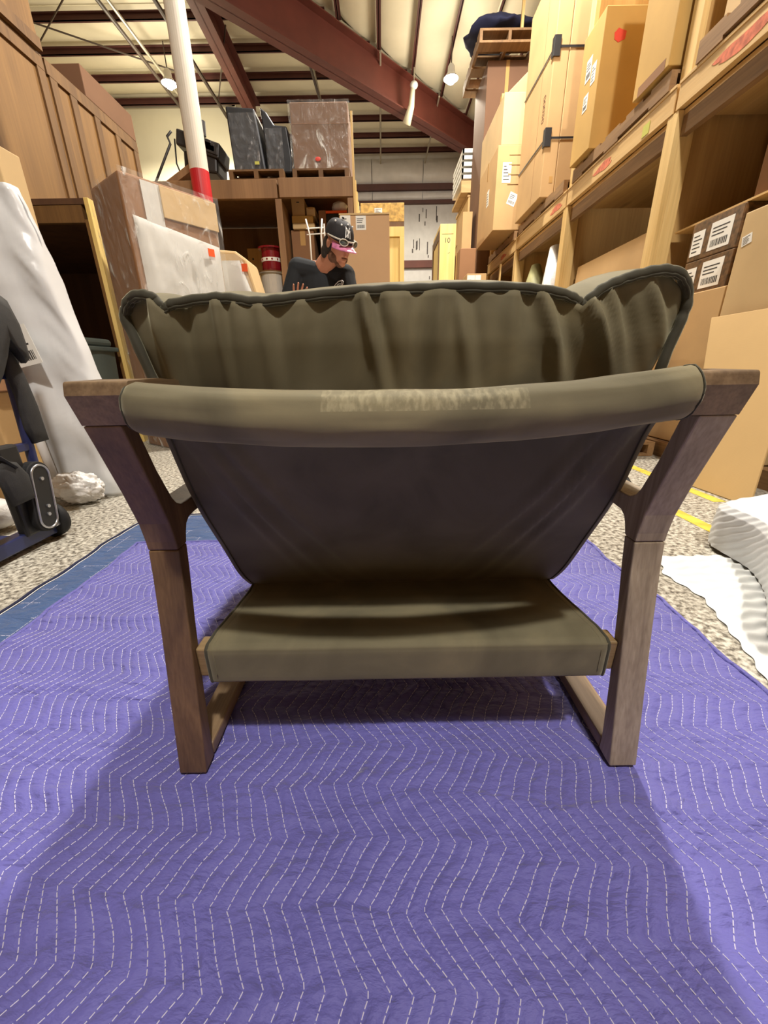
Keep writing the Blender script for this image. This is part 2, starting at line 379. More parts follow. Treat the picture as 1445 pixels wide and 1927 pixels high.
# ================================================================== the hall
XL, XR, YB, YF, ZR = -9.5, 5.2, -7.0, 16.0, 7.12
struct(MB().box(XL, XR, YB, YF, -.2, 0).build('floor', 'floor'))
fl = bpy.data.objects['floor']
for k, (a, b, c, d) in enumerate([((1.30, .9), (1.36, .9), (1.362, 2.2), (1.30, 2.2)), ((1.60, 1.75), (1.66, 1.75), (1.66, 2.9), (1.60, 2.9)),
                                  ((1.32, 3.0), (1.38, 3.0), (1.38, 9.0), (1.32, 9.0))]):
    MB().prism([a, b, c, d], 'z', .0004, .0014).build('painted_line', 'yellow_line', fl)
wf = struct(MB().box(XL, XR, YF, YF+.15, 0, ZR+.3).build('wall_far', 'metal_wall'))
for x in (-2.6, -.95, .75, 2.45, 4.15):          # ribs of the wall sheet
    MB().box(x-.03, x+.03, YF-.02, YF, 0, 5.9).build('sheet_rib', 'metal_wall', wf)
for z, h, m in ((6.18, .17, 'girt'), (5.80, .10, 'girt'), (3.93, .22, 'rafter')):
    MB().box(-3.6, XR, YF-.14, YF-.02, z, z+h).build('girt', m, wf)
for i in range(5):                                 # bulging insulation between the girts
    x0 = -3.6+i*1.7
    for z0, z1, bl in ((6.36, 7.05, .16), (5.91, 6.17, .06)):
        MB().grid(lambda u, v: (x0+u*1.68, YF-.03-bl*math.sin(math.pi*v)**.6*(.75+.25*math.sin(math.pi*u)), z0+(z1-z0)*v), 9, 9).build('insulation_panel', 'insul_silver', wf, smooth=True)
for i in range(26):
    x, z = random.uniform(.5, 3.3), random.choice((4.3, 4.5, 5.3, 5.5, 3.6))+random.uniform(-.1, .1)
    MB().box(x, x+random.uniform(.02, .05), YF-.004, YF-.001, z, z+random.uniform(.06, .42)).build('drip_mark', 'rust', wf)
wp = struct(MB().box(XL, -3.66, 13.05, 13.2, 0, ZR).build('wall_partition', 'wall_white'))
MB().box(-3.74, -3.64, 13.0, 13.05, 0, ZR-.1).build('corner_strip', 'wall_white', wp)
MB().box(XL, -3.66, 13.0, 13.05, ZR-.13, ZR-.05).build('top_strip', 'pipe_light', wp)
struct(MB().box(XL-.15, XL, YB, YF, 0, ZR+.3).build('wall_left', 'ply_brown'))
struct(MB().box(XR, XR+.15, YB, YF, 0, ZR+.3).build('wall_right', 'ply_brown'))
struct(MB().box(XL, XR, YB-.15, YB, 0, ZR+.3).build('wall_back', 'ply_brown'))
ce = struct(MB().box(XL, XR, YB, YF, ZR+.16, ZR+.3).build('ceiling', 'insul'))
hip = lambda y: max(XL, min(XR, y-11.35))
PY = [10.37+.85*k for k in range(-20, 7)]
PXs = [.06+.79*k for k in range(-12, 7)]
def sagpanel(x0, x1, y0, y1, along):
    def f(u, v):
        s = v if along == 'x' else u
        return (x0+(x1-x0)*u, y0+(y1-y0)*v, ZR+.10-.085*math.sin(math.pi*s)**.7)
    return f
for k in range(len(PY)):                            # facing sheets between purlins, left of the hip beam
    y0 = PY[k]; y1 = y0+.85
    if y1 < YB or y0 > YF: continue
    y0, y1 = max(y0, YB), min(y1, YF)
    def f(u, v, y0=y0, y1=y1):
        y = y0+(y1-y0)*v; xr = hip(y)
        return (XL+(xr-XL)*u, y, ZR+.10-.085*math.sin(math.pi*v)**.7)
    if hip(y1) > XL+.05: MB().grid(f, 12, 8).build('insulation_sheet', 'insul', ce, smooth=True)
for x0 in PXs:                                      # and right of it, running the other way
    x0, x1 = max(x0, XL), min(x0+.79, XR)
    if x1-x0 < .05: continue
    def f(u, v, x0=x0, x1=x1):
        x = x0+(x1-x0)*u; yt = min(YF, x+11.35)
        return (x, YB+(yt-YB)*v, ZR+.10-.085*math.sin(math.pi*u)**.7)
    MB().grid(f, 8, 24).build('insulation_sheet', 'insul', ce, smooth=True)
def zpurlin(a, b, up=.0, w=.05, h=.115):
    a, b = Vector(a), Vector(b); t = (b-a).normalized(); n = Vector((-t.y, t.x, 0))
    m = MB().obox(a-n*.008+Vector((0, 0, ZR-h)), b-a, n*.016, (0, 0, h))
    m.obox(a-n*.008+Vector((0, 0, ZR-h)), b-a, n*w, (0, 0, .014)); m.obox(a-n*w+Vector((0, 0, ZR-.014)), b-a, n*w, (0, 0, .014)); return m
for y in PY:
    if YB < y < YF and hip(y) > XL+.1: zpurlin((XL, y, 0), (hip(y), y, 0)).build('purlin', 'purlin', ce)
for x in PXs:
    if XL < x < XR: zpurlin((x, YB, 0), (x, min(YF, x+11.35), 0)).build('purlin', 'purlin', ce)
def ibeam(a, b, h0, h1, wid):                       # tapered rafter: two flanges and a web
    a, b = Vector((a[0], a[1], ZR-.2)), Vector((b[0], b[1], ZR-.115)); t = (b-a).normalized(); n = Vector((-t.y, t.x, 0)); z = Vector((0, 0, 1))
    m = MB()
    def slab(o0, o1, wdt, th0):
        vs = []
        for p in (o0, o1):
            vs += [p-n*wdt/2, p+n*wdt/2, p+n*wdt/2+z*th0, p-n*wdt/2+z*th0]
        m.add(vs, [(0,1,2,3), (7,6,5,4), (0,4,5,1), (1,5,6,2), (2,6,7,3), (3,7,4,0)])
    slab(a-z*.02, b-z*.02, wid, .02); slab(a-z*h0, b-z*h1, wid, .025)
    vs = []
    for p, h in ((a, h0), (b, h1)): vs += [p-n*.012-z*h, p+n*.012-z*h, p+n*.012, p-n*.012]
    m.add(vs, [(0,1,2,3), (7,6,5,4), (0,4,5,1), (1,5,6,2), (2,6,7,3), (3,7,4,0)])
    return m
ibeam((-10.0+.6, 1.9), (3.3, 14.7), .95, .62, .34).build('hip_rafter', 'rafter', ce)
ibeam((-2.83, -6.9), (-3.14, 13.0), .55, .45, .26).build('rafter', 'rafter', ce)
for x in (-1.40, .09, 1.55):
    MB().tube([(x, 10.2 if x < -.5 else 11.0+x, ZR-.23), (x, 15.9, ZR-.23)], .022, 6).build('sag_strap', 'pipe_light', ce)
for (x, y0, y1, r, m) in ((-4.90, 6, 12.9, .035, 'pipe'), (-4.72, 6, 13.0, .03, 'pipe_light'), (-3.9, 6.5, 13.0, .04, 'pipe')):
    MB().tube([(x, y0, ZR-.34), (x, y1, ZR-.34)], r, 8).build('roof_pipe', m, ce)
for a, b in (((-6.6, 10.1), (-4.3, 11.6)), ((-7.5, 11.2), (-5.2, 9.4)), ((-4.0, 12.7), (-2.9, 10.3)), ((-2.6, 9.9), (-1.7, 10.9))):
    MB().tube([(*a, ZR-.25), (*b, ZR-.25)], .014, 6).build('brace_rod', 'pipe', ce)
MB().tube([(-1.62, 10.4, ZR-.2), (-1.45, 10.8, ZR-.35), (-1.38, 12.9, ZR-.33)], .03, 8).build('roof_pipe', 'pipe', ce)
# loose drop of insulation and fan-like sensor hanging on a purlin right of the hip beam
ds = thing('ceiling_sensor', 'white sensor and cable hanging from the roof above the diagonal beam', 'sensor', (.85, 11.6, 6.5))
MB().ell((.85, 11.6, 6.62), (.09, .09, .07)).build('sensor_head', 'reflector', ds, smooth=True)
MB().tube([(.85, 11.6, ZR-.2), (.85, 11.6, 6.62)], .012, 6).build('stem', 'pipe_light', ds)
MB().tube([(.83, 11.6, 6.6), (.80, 11.7, 6.3), (.70, 11.85, 6.05)], [.05, .07, .10], 8).build('cable_sleeve', 'insul', ds, smooth=True)

def lamp(i, x, y, z, watts, col, label):
    t = thing('high_bay_lamp', label, 'lamp', (x, y, z), 'high bay lamps under the roof')
    MB().tube([(x, y, ZR-.05), (x, y, z+.22)], .012, 8).build('hanger', 'pipe', t)
    MB().lathe([(.04, .24), (.07, .20), (.08, .10), (.12, .05), (.16, .0), (.155, .0), (.11, .045), (.07, .09)], (x, y, z), 'z', 24).build('reflector', 'reflector', t, smooth=True)
    MB().ell((x, y, z+.0), (.10, .10, .09), 16, 10).build('bulb', 'bulb', t, smooth=True)
    ld = bpy.data.lights.new('lamp_light', 'SPOT'); ld.energy = watts; ld.color = col; ld.shadow_soft_size = .13; ld.spot_size = R(168); ld.spot_blend = .25
    lo = bpy.data.objects.new('lamp_light', ld); COL.objects.link(lo); lo.parent = t; lo.location = (0, 0, -.14)
    ld = bpy.data.lights.new('lamp_spill', 'POINT'); ld.energy = watts*.17; ld.color = col; ld.shadow_soft_size = .4
    lo = bpy.data.objects.new('lamp_spill', ld); COL.objects.link(lo); lo.parent = t; lo.location = (0, 0, -.55)
for i, a in enumerate(LAMPS): lamp(i, *a)
# column
co = thing('round_column', 'white round steel column with a red band, beside the plywood crates', 'column', (-1.56, 4.2, 0))
MB().lathe([(.078, 2.26), (.078, 7.0)], (-1.56, 4.2, 0), 'z', 28).build('shaft', 'column', co, smooth=False)
MB().lathe([(.078, 0.0), (.078, 2.04)], (-1.56, 4.2, 0), 'z', 28).build('lower_shaft', 'column', co)
MB().lathe([(.0785, 2.04), (.0785, 2.26)], (-1.56, 4.2, 0), 'z', 28).build('red_band', 'red_paint', co)

# ================================================================== armchair
CX = .032
ch = thing('lounge_chair', 'olive velvet sling lounge chair with grey brown oak frame on the purple pad', 'chair', (CX, .8, 0))
def arc_poly(pts, n=4):      # round every corner of a polygon given as (y,z,r)
    out = []; k = len(pts)
    for i, (y, z, r) in enumerate(pts):
        p = Vector((y, z)); a = Vector(pts[i-1][:2]); b = Vector(pts[(i+1) % k][:2])
        if r <= 0: out.append((y, z)); continue
        d1 = (a-p).normalized(); d2 = (b-p).normalized()
        q1 = p+d1*r; q2 = p+d2*r
        for j in range(n+1):
            s = j/n; q = q1*(1-s)**2+p*2*s*(1-s)+q2*s*s; out.append((q.x, q.y))
    return out
XO, XI = .375, .331           # outer and inner plane of a side frame, from the chair's middle
for s in (-1, 1):
    x0, x1 = sorted((CX+s*XO, CX+s*XI))
    leg = [(.4405, .010), (.4545, .09), (.4635, .139), (.483, .25), (.498, .345), (.503, .386), (.5295, .386), (.523, .345), (.507, .262), (.488, .142), (.474, .034), (.474, .010)]
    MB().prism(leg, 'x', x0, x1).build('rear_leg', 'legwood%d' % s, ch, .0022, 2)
    post = [(.503, .3865), (.502, .40), (.497, .43), (.481, .48), (.462, .532), (.447, .572), (.474, .572), (.497, .507), (.518, .462), (.526, .452), (.538, .446), (.556, .4455), (.80, .452), (.80, .426),
            (.57, .4215), (.551, .4195), (.541, .413), (.535, .402), (.5295, .3865)]
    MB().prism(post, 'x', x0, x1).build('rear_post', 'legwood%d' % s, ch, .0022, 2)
    a0, a1 = sorted((CX+s*XO, CX+s*.306))
    arm = arc_poly([(.447, .5725, 0), (.434, .606, 0), (.4375, .6205, .004), (.50, .6215, 0), (.80, .600, 0), (1.10, .545, .05), (1.27, .475, .02), (1.262, .448, .01), (1.08, .512, .05), (.80, .566, 0)])
    MB().prism(arm, 'x', a0, a1).build('armrest', 'legwood_y', ch, .008, 4)
    fr = arc_poly([(.80, .452, 0), (1.10, .448, .05), (1.225, .462, 0), (1.252, .45, 0), (1.21, .20, 0), (1.175, .034, 0), (1.142, .034, 0), (1.178, .22, 0), (1.206, .40, .03), (1.09, .424, .05), (.80, .426, 0)])
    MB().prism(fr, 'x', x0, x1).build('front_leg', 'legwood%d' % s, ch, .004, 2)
    MB().prism(arc_poly([(.475, .010, 0), (.475, .036, .006), (.82, .030, 0), (1.142, .036, 0), (1.176, .034, 0), (1.170, .010, 0)]), 'x', x0, x1).build('floor_rail', 'legwood_y', ch, .003, 2)
    for y in (.45, 1.13): MB().box(x0+.005, x1-.005, y, y+.035, .0005, .0105).build('foot_pad', 'rubber', ch)
# cross rails
MB().box(CX-XI, CX+XI, .487, .520, .168, .222).build('rear_rail', 'legwood_x', ch, .003)
MB().box(CX-XI, CX+XI, 1.17, 1.20, .27, .325).build('front_rail', 'legwood_x', ch, .003)
def wn(x, y, z, s): return mnoise.noise(Vector((x*s, y*s, z*s)))
# crest roll
rx0, rx1 = CX-.3155, CX+.3095
def crest(u, v):
    x = rx0+(rx1-rx0)*u; q = (x-CX)/.3125
    cy = .446-.040*(1-q*q); cz = .5955-.0165*(1-q*q)+.004*q
    e = 1.0-.32*max(0, (abs(q)-.955)/.045)**2
    a = 2*math.pi*v
    d = 1+.06*wn(x*3, math.cos(a), math.sin(a), 2.2)+.05*wn(x*9, math.cos(a)*2, math.sin(a)*2, 1.7)
    ry, rz = .0285*e*d, .0285*e*d
    ridge = .0016*math.exp(-((a-1.9)/.10)**2)
    return (x, cy+(ry+ridge)*math.cos(a+math.pi), cz+(rz+ridge)*math.sin(a))
m = MB().grid(crest, 120, 40, closed_v=True)
for c in (0, 119):
    base = [k*120+c for k in range(40)]; m.f.append(tuple(base))
roll = m.build('crest_roll', 'velvet_roll', ch, smooth=True)
for s in (-1, 1):
    pth = []
    for k in range(25):
        p = crest(.988 if s > 0 else .012, k/24); c = Vector((p[0], .444, .5955+.003*s)); q = Vector(p); q = q+(q-c).normalized()*.0006; pth.append(q)
    MB().tube(pth, .0011, 6, False).build('hem_seam', 'velvet_welt', roll, smooth=True)
# back sling
SP = [(.470, .596), (.505, .578), (.529, .548), (.545, .506), (.562, .461), (.585, .415), (.612, .369), (.642, .320), (.672, .270), (.694, .232), (.712, .204)]
def spl(P, t):
    k = t*(len(P)-1); i = min(int(k), len(P)-2); f = k-i
    g = lambda j: P[max(0, min(len(P)-1, j))]
    a, b, c, d = g(i-1), g(i), g(i+1), g(i+2)
    return tuple(.5*((2*b[n])+(-a[n]+c[n])*f+(2*a[n]-5*b[n]+4*c[n]-d[n])*f*f+(-a[n]+3*b[n]-3*c[n]+d[n])*f**3) for n in range(len(b)))
def sling(u, v, off=0.):
    y, z = spl(SP, v); q = 2*u-1
    hw = .332-.012*max(0, (v-.8)/.2)**2
    x = CX+.003+q*hw
    sag = .016*(1-q*q)*math.sin(math.pi*min(1, v*1.05))
    fold = 0
    for s in (-1, 1):        # creases running down from the upper corners
        for k, (dx, sl, am) in enumerate(((.03, .62, .0045), (.075, .80, .0035), (.0, .5, .003))):
            line = (s*q-1+dx+.0)+sl*(v-.02)
            fold += 3.2*am*math.exp(-(line/.030)**2)*math.exp(-((v-.3)/.42)**2)
        line = (s*q-.93)+.45*(1-v); fold += .004*math.exp(-(line/.05)**2)*math.exp(-((v-.93)/.10)**2)
    fold += .003*wn(x, z, 0, 9)
    return (x, y-sag-fold+off, z+off*.3)
m = MB(); m.grid(lambda u, v: sling(u, v), 90, 60); m.build('back_sling', 'velvet_dark', ch, smooth=True)
so = bpy.data.objects['back_sling']; sd = so.modifiers.new('cloth', 'SOLIDIFY'); sd.thickness = .005; sd.offset = 0
for s in (0, 1):
    MB().tube([Vector(sling(.012 if s == 0 else .988, k/30))-Vector((0, .0035, 0)) for k in range(31)], .0013, 6, True).build('edge_stitch', 'velvet_welt', so, smooth=True)
# seat deck wrapped round the rear rail
DP = [(.512, .165), (.500, .1615), (.487, .1615), (.4825, .164), (.4815, .172), (.4815, .216), (.483, .2235), (.490, .2272), (.52, .2265), (.60, .213), (.68, .202), (.76, .202), (.95, .232), (1.12, .305), (1.185, .330), (1.205, .325), (1.206, .28)]
def deck(u, v):
    k = v*(len(DP)-1); i = min(int(k), len(DP)-2); f = k-i
    y = DP[i][0]*(1-f)+DP[i+1][0]*f; z = DP[i][1]*(1-f)+DP[i+1][1]*f
    x = CX-.311+.6235*u
    return (x, y, z+.0012*wn(x, y*3, z, 10))
dk = MB().grid(deck, 60, 97).build('seat_sling', 'velvet', ch, smooth=True)
sd = dk.modifiers.new('cloth', 'SOLIDIFY'); sd.thickness = .005; sd.offset = 0
for u, e in ((.0, 1), (1., -1)):
    MB().tube([Vector(deck(u, k/60)) for k in range(61)], .0036, 8).build('edge_binding', 'velvet_welt', dk, smooth=True)
    MB().tube([Vector(deck(.018 if u == 0 else .982, .25+k*.45/40))+Vector((0, -.003 if k < 6 else 0, .0022)) for k in range(41)], .0008, 5).build('edge_stitch', 'velvet', dk, smooth=True)
# back cushion: welt seam as measured along the top edge (x, z)
SEAM = [(-.302, .60), (-.318, .655), (-.331, .693), (-.326, .705), (-.316, .715), (-.300, .719), (-.286, .716), (-.279, .708), (-.273, .7025), (-.266, .706), (-.257, .709), (-.212, .714), (-.186, .713), (-.159, .709), (-.125, .711),
        (-.078, .715), (-.01, .719), (.043, .720), (.090, .721), (.151, .720), (.198, .717), (.232, .711), (.248, .704), (.256, .699), (.263, .705), (.279, .717), (.300, .726), (.322, .732), (.348, .736),
        (.369, .733), (.384, .724), (.394, .709), (.395, .691), (.389, .670), (.378, .635), (.372, .60)]
TOPX = [p[0] for p in SEAM[4:31]]; TOPZ = [p[1] for p in SEAM[4:31]]
topz = lambda x: float(np.interp(x, TOPX, TOPZ))
CRE = [(-.285, .70, .03, .008, .010), (-.27, .70, -.02, .010, .009), (-.205, .70, -.01, .006, .005), (-.02, .70, .22, .008, .0085), (.075, .70, -.06, .010, .004), (.10, .69, .2, .009, .005), (.165, .70, .03, .012, .005),
       (.215, .68, .35, .010, .008), (.262, .70, .55, .012, .012), (.295, .69, .45, .010, .009), (.345, .71, .5, .010, .006), (-.10, .70, -.15, .012, .004), (.02, .70, .1, .012, .0035), (-.15, .70, .05, .009, .004)]
def crease(x, z):
    d = 0
    for (cx, cz, sl, wd, am) in CRE:
        l = x-(cx+sl*(cz-z)); d += 1.5*am*(math.exp(-(l/wd)**2)-.6*math.exp(-((l-2.0*wd)/wd)**2))*math.exp(-max(0, (cz-.02-z))/.06)
    d += .0022*math.sin(x*170+3*math.sin(x*31))*math.exp(-((topz(x)-z)/.014)**2)     # gathers under the welt
    d += .008*wn(x, z*.6, 3.1, 8)+.004*wn(x, z*.6, 7.7, 19)
    return d
# cross-section loop: (y, z as fraction 0 bottom ..1 seam level or absolute rise over seam)
def pillow(u, v):
    q = 2*u-1; e = (1-abs(q)**5)**.2 if abs(q) < 1 else 0
    lo, hi = -.335, .400
    zc, yc = .47, .655
    xm = (lo+hi)/2; hw = (hi-lo)/2
    if v < .42:      # back face, going up
        t = v/.42; z = .27+(topz(xm+q*hw)+.0035-.27)*t
        y = float(np.interp(z, [.27, .36, .46, .58, .66, .74], [.735, .672, .613, .562, .550, .552]))
        wx = float(np.interp(z, [.27, .58, .62, .69, .74], [.318, .336, .350, .367, .371]))
        x = float(np.interp(q, [-1, 1], [CX-wx+.004, CX+wx-.004]))
        edge = max(0, abs(q)-.9)/.1
        y += .014*edge**3-.012*(1-q*q)-crease(x, z)*(1-edge**2)
        if t > .93: y += .004*((t-.93)/.07)
    elif v < .60:    # top panel
        t = (v-.42)/.18; x = xm+q*hw*(1-.03*math.sin(math.pi*t)); y = .556+.17*t; z0 = topz(x)+.003
        z = z0+(.030*math.sin(math.pi*min(1, t*.9))-.02*t)*(.4+.6*(1-abs(q)**4))
        edge = max(0, abs(q)-.9)/.1; y += .03*edge*(1-t)
    else:            # front and underside
        t = (v-.60)/.40; z = .70-.44*min(1, t/.75)+(.0 if t < .75 else 0); x = CX+q*.345
        y = .726+.09*math.sin(math.pi*min(1, t/.75)*.6)+(.03*min(1, t/.75))
        if t >= .75: y = float(np.interp(t, [.75, 1], [.84, .735])); z = .26+.01*math.sin(math.pi*(t-.75)/.25)
        y -= .03*abs(q)**4
    return (x, y, z)
m = MB().grid(pillow, 200, 150, closed_v=True)
for c in (0, 199): m.f.append(tuple(k*200+c for k in range(150)))
m.build('back_cushion', 'velvet', ch, smooth=True)
bc = bpy.data.objects['back_cushion']
wp_ = []
for k in range(200):
    t = k/199; x, z = spl([(p[0], p[1]) for p in SEAM], t); edge = max(0, abs((x-.0325)/.3665)-.9)/.1
    wp_.append(Vector((x, .547+.012*edge**1.5+.0006*math.sin(k*.9), z+.0004*math.sin(k*1.7))))
MB().tube(wp_, [.0066+.0003*math.sin(k*1.3) for k in range(200)], 10, True).build('welt', 'velvet_welt', bc, smooth=True)
MB().tube([p+Vector((0, -.004, -.0045)) for p in wp_[12:-12]], .0022, 6, True).build('welt_seam', 'velvet_welt', bc, smooth=True)
# seat cushion
def seatc(u, v):
    a = 2*math.pi*v; q = 2*u-1; c, s = math.cos(a), math.sin(a)
    ex = (1-abs(q)**6)**.16 if abs(q) < 1 else .0
    yy = math.copysign(abs(c)**.45, c)*.215*(.55+.45*ex); zz = math.copysign(abs(s)**.6, s)*.072*(.35+.65*ex)
    return (CX+q*.322, 1.03+yy, .345+zz+.05*(yy/.215)*.6)
m = MB().grid(seatc, 40, 40, closed_v=True)
for c in (0, 39): m.f.append(tuple(k*40+c for k in range(40)))
m.build('seat_cushion', 'velvet', ch, smooth=True)

ch.location.z = .010      # the pads lift it off the concrete
# ================================================================== moving pads on the floor
SPC, HP, AMP = .0228, .0715, .0225
def tri(t): t = t % 2.0; return (1-2*t) if t < 1 else (2*t-3)     # +1 at 0, -1 at 1
def zig(x, y): return AMP*tri((y+.075*x-.34)/HP)
def pad(x, y):
    x, y = np.asarray(x, float), np.asarray(y, float)
    t = np.mod((y+.075*x-.34)/HP, 2.0); z = np.where(t < 1, 1-2*t, 2*t-3)*AMP
    s = (x-z)/SPC; fr = np.abs(s-np.round(s))*2
    h = .0036+.0028*(1-(1-fr)**3)
    h += .0045*np.exp(-((y-.395+.03*x)/.012)**2)*np.clip((x-.02)*6, 0, 1)*np.clip((.62-x)*5, 0, 1)
    h += .0035*np.exp(-((y-.41-.05*(x+.6))/.010)**2)*np.clip((-.38-x)*8, 0, 1)
    h += .0045*np.exp(-((y-.86+.02*x)/.012)**2)+.004*np.exp(-((y-.62-.03*np.sin(x*5))/.012)**2)*np.clip(-x*5, 0, 1)
    rg = np.abs(np.sin(36*y+6*np.sin(11*x+2*y)+4*np.sin(23*x-9*y))); mk = np.clip(.45+.55*np.sin(6*x+1.0+3*np.sin(5*y)), 0, 1)*np.clip((x+.35)*3, .15, 1)
    h += .0042*(1-rg)**4*mk*np.clip((.62-np.abs(x))*4, 0, 1)
    h += .0016*(1+np.sin(x*9+2*np.sin(y*7))*np.cos(y*13+1.5*np.sin(x*6)))
    return h
PX0, PX1, PYA, PYB_ = -.96, .772, -.66, 1.375
GRID = {}
def wave(X, Y, x0, x1, y0, y1):      # the cloth never lies quite straight
    X2 = X+.006*np.sin(Y*9)*np.clip(1-(x1-X)/.3, 0, 1)+.006*np.sin(Y*7+1)*np.clip(1-(X-x0)/.3, 0, 1)
    Y2 = Y+.008*np.sin(X*8)*np.clip(1-(y1-Y)/.3, 0, 1)
    X2 = X2+.0045*np.sin(Y*17+6*X)+.003*np.sin(Y*41-9*X+1.2)+.0012*np.sin(Y*97+31*X); Y2 = Y2+.007*np.sin(X*11+4*Y)+.0035*np.sin(X*29-7*Y)+.0012*np.sin(X*83+3)
    return X2, Y2
def padmesh(name, x0, x1, y0, y1, nx, ny, hf, mat, edge):
    xs, ys = np.linspace(x0, x1, nx), np.linspace(y0, y1, ny); X, Y = np.meshgrid(xs, ys)
    Z = hf(X, Y); GRID[name+mat] = (xs, ys, Z)
    ex = np.minimum(np.minimum(X-x0, x1-X), np.minimum(Y-y0, y1-Y)); Z = Z*np.clip(.35+ex/.02, 0, 1)
    X2, Y2 = wave(X, Y, x0, x1, y0, y1)
    co = np.stack([X2, Y2, Z], -1).reshape(-1, 3)
    i = np.arange(nx*ny).reshape(ny, nx); q = np.stack([i[:-1, :-1], i[:-1, 1:], i[1:, 1:], i[1:, :-1]], -1).reshape(-1, 4)
    me = bpy.data.meshes.new(name); me.vertices.add(len(co)); me.vertices.foreach_set('co', co.ravel())
    me.loops.add(q.size); me.loops.foreach_set('vertex_index', q.ravel()); me.polygons.add(len(q))
    me.polygons.foreach_set('loop_start', np.arange(0, q.size, 4)); me.update(calc_edges=True); me.validate()
    me.shade_smooth(); me.materials.append(M[mat]); o = bpy.data.objects.new(name, me); COL.objects.link(o)
    return o
UND = .0072                   # the blue pad lies under most of the purple one
def purple_h(x, y): return pad(x, y)+UND
def warp(x, y): q = wave(x, y, PX0, PX1, PYA, PYB_); return (float(q[0]), float(q[1]))
pp = tag(thing('moving_pad', 'purple quilted moving pad with white zigzag stitching under the armchair', 'blanket', (0, .36, 0)))
def under(o, p):
    o.parent = p; off = ROOT[p.name]; o.location = -off; ROOT[o.name] = Vector((0, 0, 0)); return o
under(padmesh('pad_cloth', PX0, PX1, PYA, PYB_, 560, 640, purple_h, 'purple', 0), pp)
_gx, _gy, _gz = GRID['pad_clothpurple']; _dx, _dy = _gx[1]-_gx[0], _gy[1]-_gy[0]
def gz(x, y):
    a = (x-_gx[0])/_dx; b_ = (y-_gy[0])/_dy; i, j = min(max(int(a), 0), len(_gx)-2), min(max(int(b_), 0), len(_gy)-2); a -= i; b_ -= j
    return float(max(_gz[j, i]*(1-a)*(1-b_)+_gz[j, i+1]*a*(1-b_)+_gz[j+1, i]*(1-a)*b_+_gz[j+1, i+1]*a*b_, (_gz[j, i]+_gz[j+1, i+1])/2 if abs(a-b_) < .3 else 0))
st = MB(); n0, n1 = int((PX0-.03)/SPC), int((PX1+.03)/SPC)
rs = random.Random(3)
V, Fc = [], []
for n in range(n0, n1+1):
    y = PYA+.03
    while y < PYB_-.03:
        L = .0060; dy = L*.83; ya, yb = y, y+dy
        y += .0066+rs.uniform(-.0003, .0003)
        xa, xb = n*SPC+zig(n*SPC, ya), n*SPC+zig(n*SPC, yb)
        if not (PX0+.022 < xa < PX1-.022): continue
        za, zb = gz(xa, ya)+.0006, gz(xb, yb)+.0006
        (xa, ya), (xb, yb) = warp(xa, ya), warp(xb, yb)
        d = Vector((xb-xa, yb-ya, 0)).normalized()*.0006; px, py = -d.y, d.x; o = len(V)
        V += [(xa-px, ya-py, za-.0003), (xa, ya, za+.0003), (xa+px, ya+py, za-.0003), (xb-px, yb-py, zb-.0003), (xb, yb, zb+.0003), (xb+px, yb+py, zb-.0003)]
        Fc += [(o, o+1, o+4, o+3), (o+1, o+2, o+5, o+4)]
st.v, st.f = V, Fc
tag(st.build('stitching', 'thread', pp), kind='stuff')
def hem(x0, x1, y0, y1, hf, wf_):
    P = []
    for a, b in (((x0, y0), (x1, y0)), ((x1, y0), (x1, y1)), ((x1, y1), (x0, y1)), ((x0, y1), (x0, y0))):
        for k in range(60):
            x, y = a[0]+(b[0]-a[0])*k/60, a[1]+(b[1]-a[1])*k/60; q = wf_(x, y); P.append((q[0], q[1], hf(x, y)))
    P.append(P[0]); return P
MB().tube(hem(PX0, PX1, PYA, PYB_, lambda x, y: .0085, warp), .0058, 6, False).build('binding', 'purple', pp, smooth=True)
# blue pad underneath, slightly turned
BX0, BX1, BY0, BY1 = -1.10, .60, -.30, 1.70
def blue_h(x, y):
    s = x/.075; g = np.abs(s-np.round(s))*2; s2 = y/.075; g2 = np.abs(s2-np.round(s2))*2
    return .0030+.0013*(1-(1-g)**4)*(1-(1-g2)**4)+.0006*np.sin(x*23+2*np.sin(y*17))
bp = thing('moving_pad', 'blue quilted moving pad showing along the left edge of the purple one', 'blanket', (-.25, .7, 0))
bo = under(padmesh('pad_cloth', BX0, BX1, BY0, BY1, 160, 190, blue_h, 'blue', 0), bp)
bs = MB(); rs = random.Random(5)
for k in range(-15, 9):
    x = k*.075
    if BX0+.02 < x < BX1-.02:
        y = BY0+.02
        while y < BY1-.02:
            bs.add([(x-.0007, y, .0036), (x+.0007, y, .0036), (x+.0007, y+.011, .0036), (x-.0007, y+.011, .0036)], [(0, 1, 2, 3)]); y += .0135
for k in range(-4, 23):
    y = k*.075
    if BY0+.02 < y < BY1-.02:
        x = BX0+.02
        while x < BX1-.02:
            bs.add([(x, y-.0007, .0036), (x+.011, y-.0007, .0036), (x+.011, y+.0007, .0036), (x, y+.0007, .0036)], [(0, 1, 2, 3)]); x += .0135
tag(bs.build('stitching', 'thread', bp), kind='stuff')
BW = lambda x, y: tuple(float(q) for q in wave(x, y, BX0, BX1, BY0, BY1))
MB().tube(hem(BX0, BX1, BY0, BY1, lambda x, y: .0042, BW), .0042, 6, False).build('binding', 'navy_cloth', bp, smooth=True)
MB().tube(hem(BX0+.012, BX1-.012, BY0+.012, BY1-.012, lambda x, y: .0052, BW), .0013, 5, False).build('piping', 'white', bp, smooth=True)
bp.rotation_euler.z = R(0)

